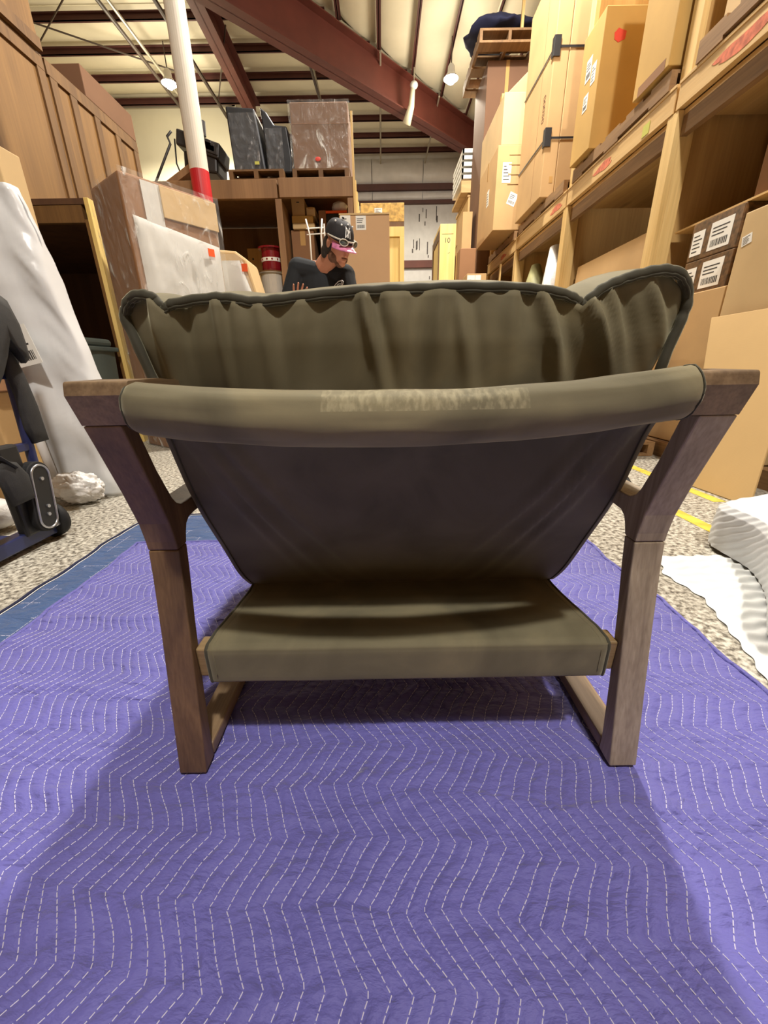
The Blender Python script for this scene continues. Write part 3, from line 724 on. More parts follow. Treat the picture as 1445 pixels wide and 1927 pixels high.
# ================================================================== builders for stored goods
def carton(name, label, x0, x1, y0, y1, z0, z1, mat='card', cat='box', group=None, rz=0., tape=('near', 'aisle'), side=1, bev=.006):
    """cardboard box; 'near' is the face towards -y, 'aisle' the face towards the aisle (-x when side=1, +x when side=-1)"""
    t = thing(name, label, cat, ((x0+x1)/2, (y0+y1)/2, z0), group)
    MB().box(x0, x1, y0, y1, z0, z1).build('box_body', mat, t, bev, 2)
    e = .0015; xm, ym = (x0+x1)/2, (y0+y1)/2; tw = .028
    if 'near' in tape: MB().box(xm-tw, xm+tw, y0-e, y0, z1-(z1-z0)*.22, z1+e).box(xm-tw, xm+tw, y0-e, y1+e, z1, z1+e).build('tape', 'tape', t)
    if 'aisle' in tape:
        xf = x0 if side == 1 else x1; a, b = sorted((xf, xf-e*side))
        MB().box(a, b, ym-tw, ym+tw, z1-(z1-z0)*.22, z1+e).box(x0-e, x1+e, ym-tw, ym+tw, z1, z1+e).build('tape', 'tape', t)
    if 'seam' in tape: MB().box(xm-.003, xm+.003, y0-e, y0, z0+.01, z1-.01).build('flap_seam', 'card_brown', t)
    t.rotation_euler.z = R(rz)
    return t
def pallet(label, x0, x1, y0, y1, z0, h=.11, group='wooden pallets', mat='pallet', boards=5):
    t = thing('pallet', label, 'pallet', ((x0+x1)/2, (y0+y1)/2, z0), group)
    b = h*.17; L = y1-y0; W = x1-x0
    for k in range(3):
        x = x0+k*(W-.045)/2; MB().box(x, x+.045, y0, y1, z0+b, z0+h-b).build('stringer', mat, t)
    w_ = L/(boards*1.35)
    for k in range(boards):
        y = y0+k*(L-w_)/(boards-1); MB().box(x0, x1, y, y+w_, z0+h-b, z0+h).build('deck_board', mat, t)
    for k in range(3):
        y = y0+k*(L-w_)/2; MB().box(x0, x1, y, y+w_, z0, z0+b).build('bottom_board', mat, t)
    return t
def wrap(fn_pts, name, parent, mat='film'):
    pass

# ================================================================== right rack of plywood bays
FX, DEP = 2.0, 2.4
POSTS = [.10, 1.71, 3.33, 4.95, 6.60, 8.22]
rk = thing('storage_rack', 'long pine and plywood storage rack along the right side of the aisle', 'rack', (FX+1.2, 4.2, 0))
for y in POSTS:
    MB().box(FX, FX+.04, y-.02, y+.085, 0, 2.20).build('upright', 'pine', rk, .002)
    MB().box(FX+.03, FX+.07, y-.02, y+.085, 2.34, 4.75).build('upper_upright', 'pine', rk, .002)
    MB().box(FX+.04, FX+DEP, y+.02, y+.045, 0, 2.20).build('divider_panel', 'ply', rk)
    MB().box(FX+.07, FX+DEP, y+.02, y+.045, 2.36, 4.75).build('upper_divider_panel', 'ply', rk)
    MB().box(FX+.04, FX+.13, y-.02, y+.0195, .02, 2.16).build('stiffener', 'pine', rk, .002)
for k in range(5):
    y0, y1 = POSTS[k]+.086, POSTS[k+1]-.021
    MB().box(FX-.005, FX+.035, y0-.05, y1+.03, 2.205, 2.34).build('front_beam', 'pine_y', rk, .002)
    MB().box(FX-.012, FX+.09, y0-.05, y1+.03, 2.341, 2.359).build('beam_cap', 'pine_y', rk, .002)
    MB().box(FX+.04, FX+DEP, y0, y1, 2.17, 2.20).build('shelf_deck', 'ply_y', rk)
    MB().box(FX+.04, FX+.085, y0, y1, 2.06, 2.168).build('shelf_joist', 'pallet', rk)
    MB().box(FX+DEP-.02, FX+DEP, y0, y1, 0, 2.16).build('back_panel', 'ply', rk)
    MB().box(FX, FX+DEP-.03, y0, y1, .0, .10).build('plinth', 'pallet', rk)
    yc = y0+.35*k % 1+.15; MB().prism([(yc+.14*(1+.25*math.sin(5*a+k))*math.cos(a), 2.268+.030*(1+.3*math.sin(3*a+k))*math.sin(a)) for a in [j*math.pi/9 for j in range(18)]], 'x', FX-.0068, FX-.0052).build('paint_mark', 'pinkred', rk)
MB().box(FX-.0085, FX-.0055, 3.62, 3.70, 2.22, 2.29).build('paper_note', 'green_note', rk)
MB().prism([(2.84+.20*(1+.2*math.sin(5*a))*math.cos(a), 2.272+.034*(1+.3*math.sin(3*a))*math.sin(a)) for a in [j*math.pi/9 for j in range(18)]], 'x', FX-.0068, FX-.0052).build('paint_mark', 'pinkred', rk)

PG = 'pallets on the right rack'
pallet('pallet under the two golden cartons of the right rack', 1.98, 3.1, 3.44, 4.86, 2.36, group=PG)
pallet('pallet under the tall strapped carton of the right rack', 1.98, 3.1, 5.06, 6.52, 2.36, group=PG)
pallet('pallet under the labelled carton of the right rack', 1.98, 3.1, 6.70, 8.14, 2.36, group=PG)
pallet('pallet on the right rack nearest to the camera', 1.98, 3.1, 1.85, 3.20, 2.36, group=PG)
# bay 2, upper level
t = carton('carton', 'golden carton with a red sticker on its shaded end, right rack', 1.93, 2.60, 4.46, 4.84, 2.48, 3.42, 'card_gold', tape=())
label_on(t, (1.93, 4.72, 3.05), (0, -1, 0), (0, 0, 1), .10, .16); label_on(t, (1.93, 4.60, 2.98), (0, -1, 0), (0, 0, 1), .08, .14, 'lines'); label_on(t, (1.93, 4.70, 2.83), (0, -1, 0), (0, 0, 1), .09, .12)
MB().prism([(2.02, 3.25), (2.05, 3.28), (2.12, 3.26), (2.115, 3.21), (2.06, 3.19), (2.025, 3.21)], 'y', 4.457, 4.459).build('sticker', 'red', t)
t = carton('carton', 'golden carton jutting over the aisle left of the upper rack post', 1.96, 2.05+.5, 3.46, 3.86, 2.50, 3.6, 'card_gold', tape=('aisle',))
MB().box(1.9585, 1.9595, 3.50, 3.80, 2.50, 2.56).build('dirt_band', 'card_brown', t)
# bay 1, upper level
carton('carton', 'large pale carton on the upper shelf nearest to the camera', 2.06, 3.0, 2.05, 3.15, 2.48, 3.5, 'card_pale', tape=('near',))
# bay 3, tall strapped carton
t = thing('carton', 'tall cardboard carton held by black straps with corner guards', 'box', (2.3, 5.95, 2.48))
for k, (a, b) in enumerate(((1.90, 2.06), (2.063, 2.42))):
    MB().box(a, b, 5.55, 6.45, 2.48, 4.55).build('box_body', 'card', t, .008)
MB().box(1.898, 1.8995, 5.85, 5.853, 2.50, 4.5).build('flap_seam', 'card_brown', t)
for z in (3.02, 3.78):
    MB().box(1.893, 2.428, 5.543, 5.5445, z, z+.02).box(1.893, 1.8945, 5.543, 6.455, z-.012, z+.008).build('strap', 'black_plastic', t)
    MB().box(1.890, 1.96, 5.538, 5.5425, z-.07, z+.10).box(1.887, 1.8915, 5.538, 5.60, z-.07, z+.10).build('corner_guard', 'black_plastic', t, .002)
label_on(t, (2.28, 5.55, 2.78), (1, 0, 0), (0, 0, 1), .05, .14, 'lines'); label_on(t, (1.99, 5.55, 2.62), (1, 0, 0), (0, 0, 1), .04, .06, None, 'tape', 'tape_scrap')
MB().box(2.335, 2.352, 5.547, 5.549, 2.78, 2.92).build('label_stripe', 'red', t)
lettering(t, '00020', (1.899, 5.70, 3.35), (0, 0, -1), (0, 1, 0), .10, 'card_dark', 'stencil_print')
# bay 4, two stacked cartons reaching into the aisle
t = carton('carton', 'carton with two white labels hanging over the aisle, right rack', 1.66, 2.45, 6.70, 7.75, 2.48, 3.46, 'card', tape=('aisle',))
label_on(t, (1.74, 6.70, 3.04), (1, 0, 0), (0, 0, 1), .12, .23, 'lines'); label_on(t, (1.825, 6.70, 2.80), (.93, 0, -.36), (.36, 0, .93), .12, .15, 'bars'); label_on(t, (1.66, 7.2, 2.9), (0, -1, 0), (0, 0, 1), .12, .2, 'lines')
for k in range(4): MB().box(1.82, 2.40, 6.694, 6.6985, 3.02+k*.11, 3.022+k*.11+.012).build('crease_ridge', 'card', t)
t = carton('carton', 'crumpled carton lying on top of the carton with two labels', 1.70, 2.45, 6.72, 7.95, 3.465, 4.02, 'card_pale', tape=())
MB().prism([(1.72, 4.022), (2.45, 4.022), (2.45, 4.34), (2.05, 4.30)], 'y', 6.80, 7.9).build('raised_flap', 'card', t, .01)
# stack at the far end of the rack
t = carton('carton', 'dark tall carton carrying the high pallet at the far end of the rack', 1.80, 2.45, 8.33, 9.22, .0, 5.22, 'card_dark', tape=('near',))
pallet('pallet lying high on the dark carton below the roof', 1.58, 2.5, 8.0, 9.3, 5.24, .16, PG, 'pallet')
t = thing('moving_pad', 'navy moving pad heaped on the high pallet below the roof', 'blanket', (2.0, 8.4, 5.41))
def heap(u, v):
    a = 2*math.pi*v; q = math.sin(math.pi*u); 
    r = .06+.50*q*(1+.25*wn(math.cos(a)*2, math.sin(a)*2, u*3, 1.4))
    return (1.98+r*math.cos(a)*.95, 8.45+r*math.sin(a)*.8, 5.42+.34*u*(1+.3*wn(math.cos(a), math.sin(a), 5, 1.8))-.12*max(0, q-.5)*(math.cos(a) < 0))
MB().grid(heap, 24, 32, closed_v=True).build('pad_cloth', 'navy_cloth', t, smooth=True)
MB().box(2.2, 2.24, 8.02, 8.06, 5.41, 6.9).build('tie_post', 'pine', t)
# beyond the last post: upright panels and crates on the aisle side
t = thing('plywood_crate', 'open plywood crate stack at the far end of the right rack', 'crate', (2.05, 9.9, 0))
for (a, b, m_) in ((1.78, 1.82, 'ply'), (2.00, 2.03, 'yellow_ply'), (2.40, 2.45, 'ply')): MB().box(a, b, 9.3, 10.6, 0, 3.75).build('side_panel', m_, t)
MB().box(1.82, 2.40, 10.55, 10.6, 0, 3.75).build('back_panel', 'ply_warm', t)
for z in (0.02, 1.9, 3.2, 3.76): MB().box(1.76, 2.45, 9.3, 10.6, z, z+.045).build('shelf', 'pine_x', t)
MB().prism([(9.3, 2.2), (9.3, 3.1), (9.9, 3.2)], 'x', 1.765, 1.779).build('gusset', 'yellow_ply', t)
t = thing('wire_frame_stack', 'white wire trays stacked on timber at the far end of the right rack', 'tray', (2.0, 9.7, 3.81))
MB().box(1.62, 2.4, 9.25, 10.3, 3.81, 3.87).box(1.62, 2.4, 9.25, 9.3, 3.87, 4.0).build('timber_base', 'pine_x', t)
for k in range(5):
    z = 4.03+k*.10; MB().box(1.62, 2.4, 9.25, 9.28, z, z+.06).box(1.62, 1.65, 9.25, 10.3, z, z+.06).build('tray_side', 'white', t)
    MB().box(1.62+.03, 2.4, 9.28, 10.3, z, z+.012).build('tray_base', 'white', t)
t = thing('plywood_crate', 'narrow pale yellow plywood crate marked 10 standing in the aisle', 'crate', (1.13, 7.9, 0))
MB().box(1.0, 1.26, 7.5, 8.4, .0, 2.80).build('crate_body', 'yellow_ply', t, .003)
MB().box(.985, 1.0, 7.5, 7.58, .0, 2.72).box(.985, 1.0, 8.3, 8.4, .0, 2.72).box(.985, 1.0, 7.58, 8.3, 2.60, 2.72).build('batten_frame', 'batten', t)
MB().box(1.03, 1.22, 7.497, 7.4995, 2.66, 2.665).build('saw_line', 'ink', t)
lettering(t, '10', (1.12, 7.498, 2.57), (1, 0, 0), (0, 0, 1), .10)
for k in range(9): MB().lathe([(.006, 0), (.006, .002)], (random.uniform(1.03, 1.24), 7.4975, random.uniform(1.3, 2.45)), 'y', 8).build('screw_hole', 'ink', t)
carton('carton', 'tall brown carton standing right of the crate marked 10', 1.27, 1.52, 7.1, 7.7, 0, 2.36, 'card_brown', tape=('aisle',))
t = carton('carton', 'small carton with a white sheet stuck on its corner, right of the crate marked 10', 1.24, 1.52, 6.30, 6.62, .0, 1.86, 'card', tape=())
label_on(t, (1.245, 6.30, 1.50), (1, 0, 0), (0, 0, 1), .11, .34, 'lines'); label_on(t, (1.36, 6.30, 1.72), (1, 0, 0), (0, 0, 1), .08, .12, None)
t = carton('carton', 'tall carton with a barcode label in front of the far crate stack', 1.56, 1.74, 8.6, 9.1, .0, 3.3, 'card', tape=())
label_on(t, (1.58, 8.6, 2.5), (1, 0, 0), (0, 0, 1), .13, .12, 'bars')

# right rack, lower bays
def leaning(name, label, cat, pts, th, mat, group=None):
    """flat sheet through four world points, with thickness th away from the aisle"""
    P = [Vector(p) for p in pts]; n = (P[1]-P[0]).cross(P[3]-P[0]).normalized()
    c = sum(P, Vector())/4; t = thing(name, label, cat, (c.x, c.y, min(p.z for p in P)), group)
    m = MB().add(P+[p-n*th for p in P], [(0,1,2,3), (7,6,5,4), (0,4,5,1), (1,5,6,2), (2,6,7,3), (3,7,4,0)])
    m.build('sheet', mat, t, th*.3); return t
leaning('cardboard_sheet', 'brown cardboard sheet leaning inside the lower bay behind the cushion corner', 'cardboard', [(2.07, 4.85, .105), (2.07, 3.42, .105), (2.16, 3.42, 1.62), (2.16, 4.85, 1.62)], .012, 'card')
t = thing('wrapped_bundle', 'white bubble wrapped furniture leg bundle in the third lower bay', 'bundle', (2.2, 5.5, .1))
MB().tube([(2.12, 5.25, .12), (2.10, 5.3, .9), (2.10, 5.35, 1.5), (2.14, 5.45, 1.95)], [.20, .17, .13, .08], 12).build('bundle_wrap', 'bubble', t, smooth=True)
MB().tube([(2.10, 5.55, .12), (2.08, 5.6, 1.0), (2.06, 5.65, 1.3)], [.16, .14, .05], 10).build('torn_wrap', 'bag', t, smooth=True)
t = thing('wrapped_bundle', 'olive wrapped bundle leaning behind the bubble wrapped one', 'bundle', (2.2, 6.1, .1))
MB().tube([(2.2, 5.95, .12), (2.14, 5.95, 1.0), (2.12, 6.0, 1.55), (2.14, 6.1, 1.9)], [.22, .20, .17, .06], 12).build('bundle_wrap', 'green_pad', t, smooth=True)
carton('carton', 'golden carton in the fourth lower bay of the right rack', 2.10, 2.6, 7.2, 7.9, .105, 1.75, 'card_gold', tape=('near',))
t = thing('slat_frame', 'pine slat frame leaning out of the fourth lower bay', 'frame', (1.95, 7.4, 0))
for k in range(4): MB().obox((1.84, 6.9, .25+.45*k), (.02, 0, .0), (0, 1.1, .45), (0, 0, .07)).build('slat', 'pine_y', t)
for y in (6.95, 7.9): MB().obox((1.861, y, .01), (.02, 0, 0), (0, .06, 0), (.02, 0, 2.1)).build('rail', 'pine', t)
# nearest lower bay
carton('carton', 'big plain carton on the floor under the boxes with brown printed tape', 2.06, 2.9, 2.60, 3.28, .105, 1.06, 'card', tape=('aisle',))
for k, (z0, z1, lb) in enumerate(((1.062, 1.275, 'lower box wrapped in brown printed tape with white papers'), (1.277, 1.50, 'upper box wrapped in brown printed tape with white papers'))):
    t = carton('taped_box', lb, 2.13, 2.55, 2.70, 3.10, z0, z1, 'tape_brown', group='boxes in brown printed tape', tape=())
    label_on(t, (2.13, 2.93, z0+.03), (0, -1, 0), (0, 0, 1), .17, .155, 'bars'); label_on(t, (2.13, 3.08, z0+.03), (0, -1, 0), (0, 0, 1), .10, .14, 'lines')
t = carton('carton', 'tall brown carton with a small white label at the right edge of the photo', 2.052, 2.9, 2.02, 2.585, .105, 1.41, 'card_pale', tape=())
label_on(t, (2.052, 2.555, 1.24), (0, -.97, .2), (0, .2, .97), .06, .05, 'lines')
carton('carton', 'brown carton lying on top of the tall one at the right edge', 2.20, 2.9, 2.05, 2.75, 1.515, 1.90, 'card_brown', tape=('aisle',))
t = thing('shelf_board', 'pine board carrying the brown carton in the nearest bay', 'board', (2.5, 2.2, 1.43))
MB().box(2.14, 2.95, 1.80, 3.30, 1.503, 1.514).build('board', 'ply_y', t)
leaning('cardboard_sheet', 'large bright cardboard sheet leaning against the rack right of the armchair', 'cardboard', [(1.680, 2.05, .002), (1.700, 1.672, .002), (2.04, 2.03, .90), (1.985, 2.56, .885)], .012, 'card_sheet')
# low pallet and black feet seen between post and sling on the right
pallet('low pallet at the foot of the right rack behind the armchair', 1.55, 1.96, 2.75, 3.9, .002, .10, 'low pallets')
carton('carton', 'orange brown carton on the low pallet behind the armchair', 1.60, 1.95, 2.9, 3.8, .104, .75, 'card', tape=())
leaning('wood_wedge', 'dark wedge lying on the floor behind the right armrest', 'wedge', [(1.17, 2.12, .002), (1.36, 1.98, .002), (1.33, 2.06, .09), (1.20, 2.16, .11)], .04, 'black_plastic')

# ================================================================== foam on the right
t = thing('foam_sheet', 'white rippled foam sheet lying flat on the concrete right of the armchair', 'foam', (1.05, .95, 0))
def fs(u, v):
    y = .62+.58*v; xl = float(np.interp(y, [.62, .70, .945, 1.08, 1.20], [.80, .835, .915, .895, .965])); xr = 1.35
    x = xl+(xr-xl)*u; e = min(1, min(u, v, 1-v)*14)
    return (x+.004*math.sin(v*60)*(1-u), y+.004*math.sin(u*40), .003+e*(.006+.0045*math.sin(y*150+3*math.sin(x*4))))
MB().grid(fs, 60, 160).build('foam_layer', 'foam_sheet', t, smooth=True)
t = thing('foam_bundle', 'bulky white foam wrapped bundle at the right edge of the photo', 'foam', (1.2, 1.05, 0))
BP = [(.81, .62), (.80, .72), (.93, .88), (1.00, .98), (1.065, 1.10), (1.085, 1.20), (1.10, 1.26), (1.16, 1.33), (1.30, 1.36), (1.55, 1.30), (1.62, 1.0), (1.5, .62), (1.1, .52)]
def fb(u, v):
    k = (v*len(BP)) % len(BP); i = int(k); f = k-i; n_ = len(BP); a, b, cc, d4 = (Vector(BP[(i+j) % n_]) for j in (-1, 0, 1, 2)); p = .5*(2*b+(cc-a)*f+(2*a-5*b+4*cc-d4)*f*f+(3*b-a-3*cc+d4)*f**3); c = Vector((1.25, .98))
    s = u; prof = [(0, 1.0), (.25, 1.01), (.5, 1.0), (.72, .93), (.88, .74), (1, .02)]
    r = float(np.interp(s, [q[0] for q in prof], [q[1] for q in prof]))
    h = float(np.interp(s, [0, .25, .5, .72, .88, 1], [0, .5, .82, .96, 1, 1.0]))
    q = c+(p-c)*r; top = .215+.05*math.sin(q.x*4)-.09*max(0, 1.0-q.y)
    rp = .0016*math.sin((q.x*.5+q.y+h*.3)*130+2*wn(q.x, q.y, h, 3))
    d = (p-c).normalized(); q = q+d*(rp-.03*(1-h)*(.5+.5*math.sin(v*9)))
    return (q.x+.085, q.y, .015+max(.0, h*top+rp*.5*(h > .1)+.02*wn(q.x, q.y, 2, 3)*h))
MB().grid(fb, 60, 220, closed_v=True).build('foam_wrap', 'foam', t, smooth=True)

# ================================================================== left side: open vault, crates above
v = thing('plywood_vault', 'open plywood storage vault with a dark inside on the left', 'crate', (-3.4, 4.9, 0))
MB().box(-2.335, -2.300, 3.73, 6.1, 0, 1.93).build('side_panel', 'yellow_ply', v, .002)
MB().box(-2.37, -2.336, 3.745, 3.83, .03, 1.79).build('corner_stud', 'ply_warm', v)
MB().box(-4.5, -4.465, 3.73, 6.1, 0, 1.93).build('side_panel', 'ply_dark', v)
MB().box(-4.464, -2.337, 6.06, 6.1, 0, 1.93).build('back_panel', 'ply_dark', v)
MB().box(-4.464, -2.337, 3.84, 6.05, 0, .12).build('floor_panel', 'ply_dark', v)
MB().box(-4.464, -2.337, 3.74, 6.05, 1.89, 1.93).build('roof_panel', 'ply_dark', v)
MB().box(-4.464, -2.372, 3.745, 3.785, 1.77, 1.888).build('header_board', 'batten', v)
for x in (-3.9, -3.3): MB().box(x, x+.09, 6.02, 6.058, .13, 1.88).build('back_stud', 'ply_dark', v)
t = thing('rubbish_bin', 'grey green plastic bin with a hinged lid in front of the dark vault', 'bin', (-2.52, 3.45, 0))
MB().add([(-2.70+a*.0, 3.25, 0) for a in ()], [])
m = MB(); 
def binb(u, vv):
    s = .80+.20*vv; a = 2*math.pi*u; k = max(abs(math.cos(a)), abs(math.sin(a)))**.85
    return (-2.53+.21*s*math.cos(a)/k, 3.46+.2*s*math.sin(a)/k, .0+.80*vv)
m.grid(binb, 24, 8, closed_u=True); m.f.append(tuple(range(24))); m.f.append(tuple(7*24+k for k in range(24)))
m.build('bin_body', 'bin', t, smooth=False)
MB().box(-2.755, -2.305, 3.24, 3.68, .80, .835).build('bin_rim', 'bin', t, .008)
MB().box(-2.74, -2.335, 3.26, 3.66, .836, .90).build('bin_lid', 'bin', t, .03, 3)
MB().tube([(-2.43, 3.25, .86), (-2.36, 3.25, .875), (-2.35, 3.30, .86)], .012, 8).build('lid_handle', 'bin', t)

def batten_crate(label, y0, y1, z0, z1, x, battens, mat='ply_warm'):
    t = thing('plywood_crate', label, 'crate', (x-.7, (y0+y1)/2, z0), 'battened plywood crates on the left')
    MB().box(x-1.4, x-.02, y0+.005, y1-.005, z0, z1).build('crate_body', mat, t)
    for y in battens: MB().box(x-.02, x, y-.045, y+.045, z0, z1-.11).build('batten', 'batten', t, .002)
    MB().box(x-.02, x+.002, y0, y1, z1-.11, z1).build('top_rail', 'batten', t, .002)
    MB().box(x-1.4, x-.03, y0-.016, y0+.004, z1-.11, z1).build('end_rail', 'batten', t)
    ob = MB().box(x-.09, x-.022, y0-.016, y0+.004, z0, z1-.112).build('end_batten', 'batten', t)
    copy_part(ob, (-.62, 0, 0)); return t
batten_crate('battened plywood crate standing on the vault, second from the column', 3.80, 4.685, 1.932, 3.30, -3.0, (3.87, 4.64))
batten_crate('long battened plywood crate on the vault running back to the column', 4.71, 6.12, 1.932, 3.30, -3.0, (4.78, 5.03, 5.37, 5.72, 6.07))
t = thing('plywood_crate', 'upper plywood crate in the top left corner of the photo', 'crate', (-3.6, 4.2, 3.31))
MB().box(-4.3, -2.98, 3.5, 4.66, 3.31, 4.6).build('crate_body', 'ply_warm', t, .003)
MB().box(-2.979, -2.96, 3.5, 4.66, 3.31, 3.40).build('bottom_rail', 'batten', t)
carton('carton', 'flat dark brown carton lying on the long battened crate', -4.0, -3.0, 5.25, 6.12, 3.305, 3.56, 'card_dark', tape=(), side=-1)

# film-wrapped sofa carton standing on end
A, C2 = Vector((-1.79, 3.30, 0)), Vector((-1.36, 3.87, 0)); ux = (C2-A).normalized(); un = Vector((ux.y, -ux.x, 0)); Lw = .72; Dw = .50; Hh = 1.94; Z = Vector((0, 0, 1))
def onface(a, z, out=0.): return A+ux*a+un*out+Z*z
w_ = thing('wrapped_furniture', 'tall white padded furniture in clear film standing by the vault, with an orange sticker', 'furniture', (-1.7, 3.65, 0))
MB().obox(A, ux*Lw, -un*Dw, Z*Hh).build('carton_shell', 'card_brown', w_, .02, 3)
def padf(u, vv):
    a = .045+(Lw-.06)*u; z = .02+(Hh-.27-.08*u)*vv
    e = min(1, min(u, 1-u, vv*3, 1-vv)*9)**.5
    bl = .022*e*(1+.25*math.sin(vv*7+u*3)); cr = .012*math.exp(-((u-.62+.25*(vv-.6))/.03)**2)*math.exp(-((vv-.72)/.2)**2)+.010*math.exp(-((vv-.62-.3*(u-.3))/.02)**2)*(u > .2)*(u < .62)
    return onface(a, z, .004+bl-cr*e+.012*e*wn(a*2.5, z*1.2, 1, 3)+.006*e*wn(a*6, z*2, 5, 4))
MB().grid(padf, 40, 70).build('white_padding', 'pad_white', w_, smooth=True)
MB().obox(onface(.27, Hh-.22, .003), ux*(Lw-.27), un*.012, Z*.20).build('top_board', 'card_pale', w_, .004)
MB().obox(onface(.14, Hh-.30, .0025), ux*.13, un*.004, Z*.28).build('top_paper', 'pad_white', w_)
MB().obox(onface(.57, 1.52, .046), ux*.055, un*.003, Z*.055).build('sticker', 'orange', w_)
def filmf(u, vv):
    a = -.012+(Lw+.024)*u; z = .01+(Hh+.0)*vv; return onface(a, z, .036+.008*wn(a*3, z*2, 4, 3))
MB().grid(filmf, 30, 50).build('film', 'film', w_, smooth=True)
def filmg(u, vv):
    p = A-un*(Dw*(1-u))-ux*(.014+.006*wn(u*4, vv*5, 2, 2)); return p+Z*(.01+Hh*vv)
MB().grid(filmg, 14, 40).build('film', 'film', w_, smooth=True)
w2 = thing('wrapped_furniture', 'lower white wrapped piece in crinkled film with an orange sticker, beside the plywood shelf', 'furniture', (-1.4, 4.5, 0))
m = MB().prism([(-1.66, 0), (-1.16, 0), (-1.205, 1.31), (-1.28, 1.63), (-1.38, 1.70), (-1.62, 1.72)], 'y', 4.32, 4.68).build('carton_shell', 'card_pale', w2, .02)
def p2(u, vv):
    z = .02+1.6*vv; xr = float(np.interp(z, [0, 1.31, 1.63], [-1.20, -1.25, -1.35])); x = -1.65+(xr+1.65)*u
    e = min(1, min(u, 1-u, 1-vv)*8)**.5
    return (x, 4.318-.025*e-.012*e*wn(x*2, z, 3, 4), z)
MB().grid(p2, 20, 40).build('white_padding', 'pad_white', w2, smooth=True)
MB().grid(lambda u, vv: ((lambda q: (q[0]+.03*(u-.5), q[1]-.012, q[2]+.05*vv))(p2(u, vv))), 20, 40).build('film', 'film', w2, smooth=True)
MB().box(-1.325, -1.27, 4.285, 4.289, 1.52, 1.585).build('sticker', 'orange', w2)

# white polythene bag round a tall board, with the cardboard behind it
bg = thing('polybag_package', 'tall furniture package in a white polythene bag leaning behind the hand truck', 'package', (-1.8, 2.05, 0))
ER = [(-1.43, .0), (-1.404, .08), (-1.405, .24), (-1.429, .40), (-1.458, .58), (-1.484, .75), (-1.522, .91), (-1.54, 1.036), (-1.552, 1.128), (-1.565, 1.235), (-1.592, 1.347), (-1.62, 1.42)]
def bagf(u, vv):
    z = 1.42*vv; xr = float(np.interp(z, [p[1] for p in ER], [p[0] for p in ER])); xl = -2.35+.1*vv
    a = 2*math.pi*u; c, s = math.cos(a), math.sin(a); xm, hw = (xr+xl)/2, (xr-xl)/2
    x = xm+hw*math.copysign(abs(c)**.28, c); th = .085*(1-.35*vv)
    y = 2.09+th*math.copysign(abs(s)**.5, s)+.03*vv
    d = .030*wn(x*2.2, z*1.1+x, 6, 3)+.012*wn(x*3+z*2, z, 2, 7)+.014*math.sin((x*1.6+z)*16+3*wn(x, z, 1, 2))*(.5+.5*wn(x, z, 9, 2))
    return (x, y-(d if s < 0 else -d), z)
m = MB().grid(bagf, 90, 60, closed_u=True); m.f.append(tuple(59*90+k for k in range(90))); m.f.append(tuple(range(90)))
m.build('bag', 'bag', bg, smooth=True)
label_on(bg, (-1.73, 1.965, .66), (.97, 0, .2), (-.2, 0, .97), .13, .17, 'bars', name='pocket_label')
pr = MB()
for k in range(7):
    for j in range(3): pr.obox((-1.83+.024*k+.012*j, 1.966, 1.08-.040*k-.018*j), (.014, 0, -.024), (0, -.001, 0), (.005, 0, .004))
pr.build('faint_print', 'ink', bg)
t = carton('carton', 'cardboard edge standing behind the white polythene bag', -2.5, -1.735, 2.22, 2.36, 0, 1.62, 'card_pale', tape=(), side=-1)
t = thing('bubble_wrap_ball', 'crumpled bubble wrap on the floor in front of the white bag', 'wrap', (-1.55, 1.86, 0))
def ball(u, vv):
    th = math.pi*vv; a = 2*math.pi*u; p = Vector((math.sin(th)*math.cos(a), math.sin(th)*math.sin(a), math.cos(th)))
    r = 1+.20*wn(p.x, p.y, p.z, 3)+.12*wn(p.x, p.y, p.z, 8)+.06*wn(p.x, p.y, p.z, 19); return (-1.57+.125*p.x*r, 1.90+.07*p.y*r, .085+.078*p.z*r)
MB().grid(ball, 80, 50, closed_u=True).build('wrap', 'bubble', t, smooth=True)
t = thing('wooden_feet', 'pale round furniture legs showing through the bag above the bubble wrap', 'furniture leg', (-1.64, 1.93, 0))
MB().tube([(-1.70, 1.93, .13), (-1.735, 1.945, .46)], .020, 10).build('leg', 'insul_silver', t, smooth=True)
MB().box(-1.755, -1.73, 1.93, 1.95, .10, .48).build('stile', 'pine', t, .004)
# boxes behind the hand truck
t = carton('carton', 'cardboard carton behind the hand truck, below the black strap', -2.25, -1.76, 1.80, 1.96, .0, .56, 'card', tape=(), side=-1)
label_on(t, (-1.85, 1.80, .20), (.98, 0, -.1), (.1, 0, .98), .07, .13, 'lines')
t = carton('carton', 'flat carton lying on the carton behind the hand truck', -2.3, -1.72, 1.79, 1.965, .562, .64, 'card_brown', tape=(), side=-1)
t = thing('plastic_bundle', 'grey plastic film bundle on the floor left of the hand truck', 'bundle', (-1.75, 1.5, 0))
MB().ell((-1.72, 1.55, .075), (.16, .10, .07)).build('film_bundle', 'bubble', t, smooth=True)

